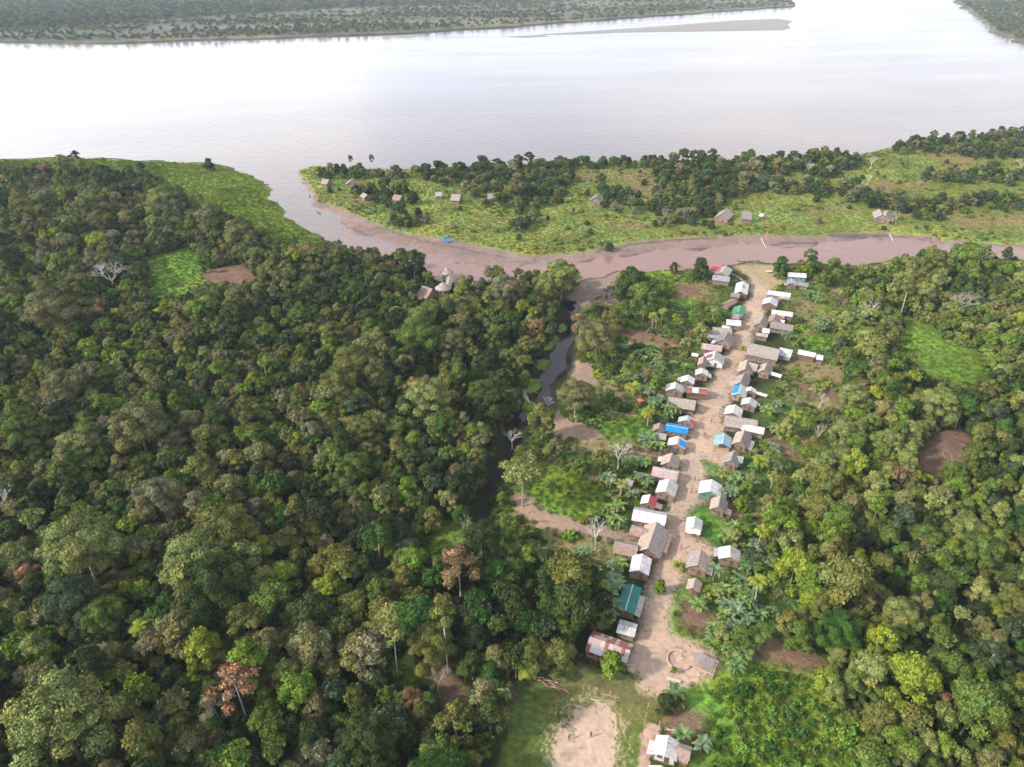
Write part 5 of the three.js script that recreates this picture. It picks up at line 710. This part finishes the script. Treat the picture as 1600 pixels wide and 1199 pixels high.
// bare trees
[[180, 462, 0, 1.05, 0, 'big dead white tree with a fan of bare branches'], [258, 350, 0, 0.85, 0, 'smaller dead white tree near the top of the left forest'], [75, 700, 1, 0.8, 0, 'dead grey tree at the left edge, half way down'], [88, 662, 1, 0.9, 0, 'leafless pale trunk beside the dead grey tree'], [18, 815, 1, 0.9, 0, 'bare white treetop at the left edge'], [686, 1085, 2, 0.8, 1, 'dry thorny bush on the bare slope by the swamp'], [965, 735, 1, 0.8, 0, 'forked white dead tree in the left gardens'], [935, 730, 2, 0.7, 1, 'brown leafless bush in the left gardens'], [1352, 510, 1, 1.0, 0, 'tall pale leafless tree right of the hall'], [1334, 520, 1, 0.9, 0, 'second pale leafless tree right of the hall'], [1380, 522, 2, 0.9, 1, 'leaning dry tree beside the pale ones'], [1498, 500, 0, 0.8, 1, 'dry branching tree by the right-hand clearing'], [1275, 700, 2, 0.9, 1, 'dry brown tree in the right gardens'], [1380, 550, 2, 0.8, 1, 'dry brown tree above the right gardens'], [1037, 350, 2, 1.0, 1, 'withered pinkish tree in the meadow'], [1074, 346, 2, 0.9, 1, 'withered pale tree right of the pinkish one'], [815, 306, 2, 0.9, 1, 'dry pale tree at the meadow wood edge'], [1262, 275, 1, 0.8, 0, 'bare white pole tree on the far meadow shore'], [1240, 262, 1, 0.7, 0, 'bare trunk left of the white pole tree'], [1360, 265, 1, 0.8, 0, 'bare trunk in the far right meadow wood'], [1592, 270, 1, 0.9, 0, 'bare white trunk at the right edge of the meadow'], [1398, 352, 2, 0.9, 1, 'dry bush in front of the twin-gabled house'], [1355, 290, 2, 0.8, 0, 'bleached brush pile tree in the meadow'], [855, 640, 1, 0.5, 0, 'dead snag standing in the creek bend'], [800, 700, 1, 0.6, 0, 'pale snag at the left creek bank'], [730, 860, 1, 0.8, 1, 'leafless tree over the lower creek'], [930, 860, 1, 0.8, 0, 'pale leafless tree left of the brown thatched house'], [1280, 640, 2, 0.7, 0, 'small bleached tree at the garden track'], [745, 985, 1, 0.7, 1, 'leafless tree left of the banana grove'], [1490, 1110, 1, 0.7, 0, 'bare grey branches in the lower right forest']].forEach(([px, py, k, s, m, label], i) => { const [x, z] = at(px, py, 0); seed(600 + i); const o = thing('bare_tree', x, Math.max(ground(x, z), -0.9), z, rr(0, 6.283)); o.scale.setScalar(s); part('branches', BARES[k].wood, m ? bareMat2 : bareMat, o); tag(o, label, 'bare tree'); });
// undergrowth, grass, floating plants: nobody could count them
seed(4004);
{
  const under = thing('undergrowth', 0, 0, 0); tag(under, 'low shrubs and weeds filling the gardens and forest edges', 'undergrowth', null, 'stuff'); const lists = SHRUBS.map(() => []);
  const add = (x, z, col, s) => { const g = ground(x, z); if (g < -0.75 || !free(x, z) || !inView(x, g, z, 60)) return; const v = rr(0.75, 1.25); lists[Math.floor(rr(0, 3)) % 3].push({ x, z, g: g - 0.1, a: rr(0, 6.283), s: s * rr(0.55, 1.15), col: [col[0] * v * rr(0.9, 1.1), col[1] * v, col[2] * v] }); };
  const soilW = [...P_SOIL, ...P_SANDS].map((p) => poly(p)), brightW = P_BRIGHT.map((p) => poly(p)), dryP = P_DRY.map((p) => poly(p));
  for (const zn of [P_GARDL, P_GARDR]) spots(zn, 2.1, 0, (x, z) => { if (soilW.some((w) => inside(w, x, z))) { if (rnd() < 0.82) return; } const b = brightW.findIndex((w) => inside(w, x, z)); if (b > 0 && rnd() < 0.9) return; if (b === 0) return add(x, z, pick([TINTS['fresh green'], TINTS['mid green'], [0.12, 0.21, 0.03], TINTS['deep green']]), rr(0.5, 1.1)); if (fbm(x * 0.06, z * 0.06, 3) < 0.43) return; if (dryP.some((w) => inside(w, x, z)) && rnd() < 0.75) return; add(x, z, TINTS[tintR()], rr(0.45, 1)); });
  spots(P_FORESTL, 3.4, 0, (x, z) => { if (!openW.some((w) => inside(w, x, z)) && rnd() < 0.8) add(x, z, TINTS[tintL()], rr(0.7, 1.2)); });
  spots(P_FORESTR, 3.4, 0, (x, z) => { if (!openW.some((w) => inside(w, x, z)) && rnd() < 0.8) add(x, z, TINTS[tintR()], rr(0.7, 1.2)); });
  spots(peninOnly, 3.6, 0, (x, z) => { const k = fbm(x * 0.035 + 70, z * 0.06, 3); if (k > 0.5 && look(mudMask, x, z) < 0.2 && rnd() < (k - 0.46) * 5) add(x, z, pick([TINTS['mid green'], [0.11, 0.16, 0.035], TINTS['olive']]), rr(0.4, 0.9)); });
  spots(P_LEFTGRASS, 3, 0, (x, z) => { if (fbm(x * 0.05, z * 0.05, 2) > 0.56) add(x, z, [0.13, 0.185, 0.03], rr(0.4, 0.9)); });
  const sum = lists.map((l, i) => (l.length && instanced('shrubs', SHRUBS[i].crown, massLeaf, l, under), l.length)); console.log('shrubs', ...sum);
  const gr = thing('grass', 0, 0, 0); tag(gr, 'tufts of bright grass on the meadows and garden clearings', 'grass', null, 'stuff'); const gl = [[], []];
  const tuft = (x, z, col, s) => { const g = ground(x, z); if (g < -1.0 || !free(x, z) || !inView(x, g, z, 30)) return; const v = rr(0.87, 1.13); gl[rnd() < 0.5 ? 0 : 1].push({ x, z, g, a: rr(0, 6.283), s: s * rr(0.7, 1.2), col: [col[0] * v * rr(0.88, 1.12), col[1] * v, col[2] * v] }); };
  const dryW = P_DRY.map((p) => poly(p));
  spots(peninOnly, 1.8, 0, (x, z) => { if (look(mudMask, x, z) > 0.25) return; const dry = dryW.some((w) => inside(w, x, z)), k = vnoise(x * 0.05, z * 0.09); tuft(x, z, dry ? [0.25, 0.215, 0.085] : [0.15 + 0.07 * k, 0.195 + 0.035 * k, 0.045], 0.75); });
  spots(P_LEFTGRASS, 1.7, 0, (x, z) => tuft(x, z, [0.17, 0.225, 0.032], 0.9));
  P_BRIGHT.forEach((p) => spots(p, 1.5, 0, (x, z) => tuft(x, z, [0.12, 0.20, 0.03], 0.7)));
  for (const zn of [P_GARDL, P_GARDR]) spots(zn, 1.9, 0, (x, z) => { if (!soilW.some((w) => inside(w, x, z))) { const dd = dryP.some((w) => inside(w, x, z)); if (!dd || rnd() < 0.6) tuft(x, z, dd ? [0.20, 0.17, 0.07] : [0.085, 0.14, 0.03], 0.7); } });
  gl.forEach((l, i) => instanced('tufts', TUFTS[i], massLeaf, l, gr)); console.log('tufts', gl[0].length, gl[1].length);
  // floating plants along the creek's left bank
  const fp = thing('floating_plants', 0, 0, 0); tag(fp, 'lime green floating plants along the left edge of the creek', 'water plants', null, 'stuff'); const pad = new Mesher(); seed(5); for (let i = 0; i < 26; i++) { const a = rr(0, 6.283), q = 0.9 * Math.sqrt(rnd()), b = rr(0, 6.283), v = rr(0.8, 1.2); pad.leaf(V3(Math.cos(a) * q, 0.03 + rr(0, 0.06), Math.sin(a) * q), V3(Math.cos(b), rr(0, 0.3), Math.sin(b)).normalize(), V3(-Math.sin(b), 0, Math.cos(b)), 0.45, 0.34, [v, v, v]); }
  const fl = []; seed(6); for (const z of [[[870, 524], [873, 530], [858, 550], [850, 549]], [[878, 505], [884, 512], [878, 520], [872, 520]], [[838, 566], [858, 566], [852, 580], [838, 580]], [[820, 598], [842, 594], [842, 608], [834, 616], [816, 618]], [[822, 626], [836, 632], [830, 642], [816, 640]], [[680, 838], [704, 814], [728, 846], [722, 866], [690, 864]]]) spots(z, 0.75, CL, (x, z2) => fl.push({ x, z: z2, g: Math.max(CL, ground(x, z2)) + 0.02, a: rr(0, 6.283), s: rr(0.7, 1.2), col: [0.17 * rr(0.85, 1.15), 0.25, 0.045] })); instanced('pads', pad.geo(), massLeaf, fl, fp);
}
// dead sticks and stubble strewn over the cleared soil
{
  seed(8118); const tw = new Mesher(); for (let i = 0; i < 9; i++) { const a = rr(0, 6.283), p0 = V3(rr(-0.7, 0.7), rr(0.03, 0.12), rr(-0.7, 0.7)), l = rr(0.4, 1.3), v = rr(0.6, 1.3); tw.tube([p0, p0.clone().add(V3(Math.cos(a) * l, rr(-0.02, 0.25), Math.sin(a) * l))], [0.035, 0.02], [v, v, v], 3); }
  const g = tw.geo(), bw = thing('brushwood', 0, 0, 0), list = []; tag(bw, 'dead sticks and stubble strewn over the cleared soil', 'brushwood', null, 'stuff');
  P_SOIL.forEach((p, i) => spots(p, i === 2 ? 1.0 : 1.6, 0, (x, z) => { if (rnd() < 0.75) { const v = rr(0.5, 1.2); list.push({ x, z, g: ground(x, z), a: rr(0, 6.283), s: rr(0.6, 1.3), col: [0.26 * v, 0.19 * v, 0.14 * v] }); } })); instanced('sticks', g, massLeaf, list, bw);
}
// the woods of the far banks
{
  seed(7007); const clump = treeModel(81, { skirt: 0, h: 10, R: 7, flat: 0.6, n: 420, leaf: 2.0, count: 12, low: 0.8 }), far = thing('far_forest', 0, 0, 0); tag(far, 'hazy belt of forest and scrub on the opposite shore', 'forest', null, 'stuff');
  const FOR = poly([[-1400, 68], [-300, 58], [0, 47], [100, 42], [300, 28], [500, 15], [700, 7], [900, 1], [1050, -12], [1000, -45], [-1400, -45]]), list = [];
  for (let d = 1180; d < 6500; d *= 1.0085) { const st = Math.max(11, d * 0.0085); for (let x = -d * 0.82; x < d * 0.82; x += st) {
    const X = x + rr(-0.5, 0.5) * st, Z = -d + rr(-0.5, 0.5) * st, l = inside(FARL, X, Z), r = !l && inside(FARR, X, Z); if (!l && !r) continue;
    const q = seen(X, 4, Z); if (q[0] < -90 || q[0] > 1690 || q[1] < -14) continue;
    const k = fbm(X * 0.0045 + 12, Z * 0.012, 3), inF = inside(FOR, X, Z), shore = l && !inside(FARL, X, Z + 55);
    const pr = inF ? 0.98 : r ? 0.95 : shore ? 0.6 : THREE.MathUtils.smoothstep(k, 0.46, 0.60) * 0.8 + 0.22; if (rnd() > pr) continue;
    const c = pick(['dark green', 'bluish green', 'olive', 'bluish green', 'grey-olive', 'olive']), v = rr(0.7, 1.1), s = (inF ? rr(0.8, 1.5) : rr(0.3, 0.8)) * Math.max(1, st / 13); list.push({ x: X, z: Z, g: 1.4, a: rr(0, 6.283), s, sy: (inF ? rr(0.8, 1.5) : rr(0.35, 0.8)), col: TINTS[c].map((t) => t * v) });
  } }
  instanced('tree_clumps', clump.crown, massLeaf, list, far); console.log('far', list.length);
}

// ---------------------------------------------------------------- people, boats, timber, fences
{
  const caps = (bones) => { const res = 56, mc = new MarchingCubes(res, mat(1, 1, 1), false, false, 60000); mc.isolation = 0; const h = 0.95; for (let k = 0; k < res; k++) for (let j = 0; j < res; j++) for (let i = 0; i < res; i++) { const x = (i / res * 2 - 1) * h, y = (j / res * 2 - 1) * h + 0.9, z = (k / res * 2 - 1) * h; let d = 1e3; for (const [a, b, ra, rb] of bones) { const dx = b[0] - a[0], dy = b[1] - a[1], dz = b[2] - a[2], t = Math.min(1, Math.max(0, ((x - a[0]) * dx + (y - a[1]) * dy + (z - a[2]) * dz) / (dx * dx + dy * dy + dz * dz + 1e-6))), q = Math.hypot(x - a[0] - dx * t, y - a[1] - dy * t, z - a[2] - dz * t) - ra - (rb - ra) * t, m = Math.max(0.035 - Math.abs(d - q), 0) / 0.035; d = Math.min(d, q) - m * m * 0.035 * 0.25; } mc.field[k * res * res + j * res + i] = -d; } mc.update(); const n = mc.count, pos = new Float32Array(n * 3); for (let i = 0; i < n; i++) { pos[i * 3] = mc.positionArray[i * 3] * h; pos[i * 3 + 1] = mc.positionArray[i * 3 + 1] * h + 0.9; pos[i * 3 + 2] = mc.positionArray[i * 3 + 2] * h; } const g = new THREE.BufferGeometry(); g.setAttribute('position', new THREE.BufferAttribute(pos, 3)); g.setAttribute('normal', new THREE.BufferAttribute(mc.normalArray.slice(0, n * 3), 3)); return g; };
  const pose = (st) => [[[-0.09, 0.9, 0], [-0.1, 0.48, st * 0.5], 0.085, 0.06], [[-0.1, 0.48, st * 0.5], [-0.1, 0.07, st * 0.35], 0.06, 0.042], [[-0.1, 0.05, st * 0.35], [-0.11, 0.035, st * 0.35 + 0.15], 0.042, 0.034], [[0.09, 0.9, 0], [0.1, 0.48, -st * 0.3], 0.085, 0.06], [[0.1, 0.48, -st * 0.3], [0.1, 0.07, -st * 0.75], 0.06, 0.042], [[0.1, 0.05, -st * 0.75], [0.11, 0.035, -st * 0.75 + 0.15], 0.042, 0.034], [[-0.07, 0.95, 0], [0.07, 0.95, 0], 0.11, 0.11], [[0, 0.95, 0], [0, 1.3, 0.01], 0.12, 0.13], [[-0.14, 1.36, 0], [0.14, 1.36, 0], 0.07, 0.07], [[0, 1.38, 0], [0, 1.5, 0.01], 0.055, 0.05], [[0, 1.57, 0.01], [0, 1.63, 0.0], 0.088, 0.095], [[0, 1.575, 0.09], [0, 1.56, 0.105], 0.018, 0.016], [[-0.19, 1.35, 0], [-0.24, 1.08, -st * 0.3], 0.05, 0.04], [[-0.24, 1.08, -st * 0.3], [-0.24, 0.84, -st * 0.3 + 0.1], 0.04, 0.03], [[-0.24, 0.84, -st * 0.3 + 0.1], [-0.24, 0.74, -st * 0.3 + 0.14], 0.032, 0.022], [[0.19, 1.35, 0], [0.24, 1.08, st * 0.3], 0.05, 0.04], [[0.24, 1.08, st * 0.3], [0.24, 0.84, st * 0.3 + 0.1], 0.04, 0.03], [[0.24, 0.84, st * 0.3 + 0.1], [0.24, 0.74, st * 0.3 + 0.14], 0.032, 0.022]];
  const bodies = [caps(pose(0.03)), caps(pose(0.4))], pm = new THREE.MeshStandardMaterial({ vertexColors: true, roughness: 0.85 });
  const dress = (g0, shirt, legs, hair) => { const g = g0.clone(), p = g.attributes.position, c = new Float32Array(p.count * 3), skin = [0.24, 0.13, 0.08]; for (let i = 0; i < p.count; i++) { const x = Math.abs(p.getX(i)), y = p.getY(i), z = p.getZ(i); let q = skin; if (y > 1.6 || (y > 1.5 && z < -0.02)) q = hair; else if (y < 1.42 && y > 0.95 && (x < 0.2 || y > 1.15)) q = shirt; else if (y <= 0.95 && y > 0.5 && x < 0.2) q = legs; c.set(q, i * 3); } g.setAttribute('color', new THREE.BufferAttribute(c, 3)); return g; };
  const K = [0.02, 0.016, 0.014];
  [[1100, 684, 0, [0.05, 0.07, 0.16], [0.1, 0.1, 0.12], 'person in dark blue, left one of two walking below the blue shelter'], [1103, 686, 1, [0.35, 0.1, 0.09], [0.06, 0.06, 0.08], 'person in a red top, right one of two walking in the street'], [1111, 662, 1, [0.12, 0.11, 0.1], [0.05, 0.05, 0.06], 'person in dark clothes walking up the street right of the red-patched roof'], [1086, 666, 0, [0.5, 0.48, 0.45], [0.07, 0.08, 0.15], 'person in a pale shirt standing beside the red-patched house'], [1097, 716, 1, [0.6, 0.58, 0.55], [0.12, 0.12, 0.14], 'person in white walking in the middle of the street'], [1085, 753, 1, [0.1, 0.06, 0.09], [0.03, 0.03, 0.04], 'person in black walking left of the large white house'], [1080, 772, 0, [0.3, 0.22, 0.1], [0.05, 0.05, 0.08], 'person in ochre standing below the one in black'], [1064, 859, 1, [0.5, 0.12, 0.12], [0.3, 0.08, 0.1], 'person in reddish clothes near the side path'], [889, 1157, 1, [0.06, 0.06, 0.08], [0.05, 0.05, 0.06], 'player in dark clothes on the left of the sandy pitch'], [923, 1153, 0, [0.08, 0.07, 0.07], [0.05, 0.05, 0.05], 'player standing in the middle of the sandy pitch'], [1131, 580, 0, [0.12, 0.1, 0.1], [0.05, 0.05, 0.06], 'person standing alone in the upper street']].forEach(([px, py, k, a, b, label], i) => { const [x, z] = at(px, py, 0); const o = thing('person', x, ground(x, z), z, i * 1.7); part('body', dress(bodies[k], a, b, K), pm, o); tag(o, label, 'person', 'people in the street and on the pitch'); });

  // dugout canoes and a boat
  const hull = (L, W) => { const g = new THREE.SphereGeometry(1, 20, 10, 0, Math.PI * 2, Math.PI / 2, Math.PI / 2); g.scale(W / 2, 0.45, L / 2); const p = g.attributes.position; for (let i = 0; i < p.count; i++) { const z = p.getZ(i) / (L / 2); p.setY(i, p.getY(i) + 0.25 * z * z); } g.computeVertexNormals(); return g; };
  [[1231, 386, 6, 0.9, 1.5, 'pale canoe moored at the mud bank right of the landing'], [1160, 409, 5, 0.7, 1.2, 'dark canoe drawn up at the landing, left one'], [1178, 409, 6, 0.8, 1.7, 'dark canoe drawn up at the landing, right one'], [415, 291, 6, 1.0, 1.4, 'boat drifting alone in the mouth of the channel'], [498, 333, 6, 0.8, 0.6, 'dark canoe at the narrow end of the mud bank'], [484, 307, 5, 0.8, 0.3, 'canoe at the shore just above the mud bank'], [629, 392, 6, 0.8, 1.0, 'canoe lying on the edge of the long mud bank'], [641, 400, 5, 0.7, 0.4, 'second canoe on the water edge of the long mud bank']].forEach(([px, py, L, W, a, label], i) => { const [x, z] = at(px, py, WL), o = thing('canoe', x, Math.max(WL, ground(x, z)) + 0.25, z, a); const wm = i === 0 ? mat(0.42, 0.36, 0.3) : mat(0.09, 0.065, 0.05); part('hull', hull(L, W), wm, o); for (const s of [-1, 0.2]) box('thwart', TRIM, o, W * 0.8, 0.05, 0.22, 0, 0.02, s * L * 0.2); tag(o, label, 'canoe'); });

  // gangplanks over the mud, logs and boards
  const log = new THREE.CylinderGeometry(0.5, 0.5, 1, 7); log.rotateX(Math.PI / 2);
  const beam = (px, py, qx, qy, d, name, label, cat, m, lift = 0.1) => { const [ax, az] = at(px, py, 0), [bx, bz] = at(qx, qy, 0), L = Math.hypot(bx - ax, bz - az), ga = Math.max(ground(ax, az), WL), gb = Math.max(ground(bx, bz), WL), o = shade(new THREE.Mesh(log, m)); o.name = numbered(name); o.position.set((ax + bx) / 2, (ga + gb) / 2 + d / 2 + lift, (az + bz) / 2); o.scale.set(d, d, Math.hypot(L, gb - ga)); o.rotation.order = 'YXZ'; o.rotation.set(-Math.atan2(gb - ga, L), Math.atan2(bx - ax, bz - az), 0); scene.add(o); tag(o, label, cat); };
  const pale = mat(0.46, 0.38, 0.31), red = mat(0.33, 0.15, 0.11);
  beam(1190, 371, 1198, 384, 0.5, 'gangplank', 'thin plank bridge across the mud bank right of centre', 'plank', pale, -0.1); beam(1391, 364, 1397, 374, 0.5, 'gangplank', 'thin plank bridge below the twin-gabled house', 'plank', pale, -0.1);
  seed(88); for (let i = 0; i < 20; i++) { const px = 838 + rr(0, 42), py = 1062 + (px - 838) * 0.33 + rr(-5, 5), a = rr(-0.3, 0.6); beam(px, py, px + 11 * Math.cos(a) * rr(0.5, 1.2), py + 9 * Math.sin(a) + 3, 0.16, 'timber', 'reddish sawn timber lying in the pile at the pitch corner', 'timber', i % 3 ? red : pale, 0.05 + i * 0.012); scene.children.at(-1).userData.group = 'timber pile at the pitch corner'; }
  for (let i = 0; i < 7; i++) { const px = 1455 + rr(0, 55), py = 682 + rr(0, 44), a = rr(0, 3); beam(px, py, px + 13 * Math.cos(a), py + 9 * Math.sin(a), 0.13, 'felled_log', 'greyish felled log lying on the brown cleared patch', 'log', TRIM, 0); scene.children.at(-1).userData.group = 'felled logs on the cleared patch'; }
  for (let i = 0; i < 9; i++) { const a = rr(-2.6, -1.9); beam(828, 628, 828 + Math.cos(a) * rr(14, 26), 628 + Math.sin(a) * rr(10, 24), 0.16, 'fallen_branch', 'bleached fallen branch lying in the creek weeds', 'branch', pale, 0.2); scene.children.at(-1).userData.group = 'fallen branches at the creek'; }
  for (let i = 0; i < 10; i++) { const px = 1036 + rr(0, 16), py = 1136 + rr(0, 12), a = rr(-0.4, 0.9); beam(px, py, px + 12 * Math.cos(a), py + 7 * Math.sin(a), 0.15, 'board', 'old board in the heap above the bottom white house', 'board', i % 2 ? pale : red, 0.05 + i * 0.02); scene.children.at(-1).userData.group = 'heap of boards'; }
  beam(922, 1093, 935, 1097, 0.2, 'goal_log', 'short log at the top end of the sandy pitch', 'log', pale, 0); beam(938, 1085, 968, 1092, 0.25, 'long_log', 'long brown log on the grass above the sandy pitch', 'log', mat(0.3, 0.19, 0.13), 0); beam(975, 1039, 994, 1040, 0.18, 'pale_log', 'pale log in front of the right end of the rusty hall', 'log', pale, 0);
  // posts along the pitch and the path
  [[1012, 1108], [1009, 1122], [1006, 1136], [1032, 1098], [1031, 1115], [1030, 1136]].forEach(([px, py], i) => { const [x, z] = at(px, py, 0), o = thing('fence_post', x, ground(x, z), z); post('stake', o, 0, 0, -0.3, 1.5, 0.12, TRIM); box('cap', TRIM, o, 0.16, 0.05, 0.16, 0, 1.52, 0); tag(o, `${['first', 'second', 'third'][i % 3]} stake from the street in the ${i < 3 ? 'left' : 'right'} row beside the clay path`, 'post', 'stakes beside the clay path'); });
  // drain stones round the square
  const [kx, kz] = at(1180, 427, 0), wt = thing('white_table', kx + 6, ground(kx + 6, kz), kz); box('top', WALL.white, wt, 2.6, 0.12, 1.4, 0, 0.75, 0); for (const [a, b] of [[-1.1, -0.5], [1.1, -0.5], [-1.1, 0.5], [1.1, 0.5]]) post('leg', wt, a, b, -0.2, 0.7, 0.08); tag(wt, 'white table standing on the trodden grass of the landing', 'table');
}
// alike neighbours are told apart by their order across the picture
{
  const by = new Map(); for (const o of scene.children) if (o.userData.group) { const l = by.get(o.userData.label) ?? []; l.push(o); by.set(o.userData.label, l); }
  const ORD = ['first', 'second', 'third', 'fourth', 'fifth', 'sixth', 'seventh', 'eighth', 'ninth', 'tenth', 'eleventh', 'twelfth', 'thirteenth', 'fourteenth', 'fifteenth', 'sixteenth', 'seventeenth', 'eighteenth', 'nineteenth', 'twentieth'];
  for (const [label, l] of by) if (l.length > 1 && l.length <= 20 && label.split(' ').length <= 12) { l.map((o) => [seen(o.position.x, o.position.y, o.position.z)[0], o]).sort((a, b) => a[0] - b[0]).forEach(([, o], i) => { o.userData = { ...o.userData, label: `${label}, ${ORD[i]} from the left` }; }); }
}
renderer.render(scene, camera);
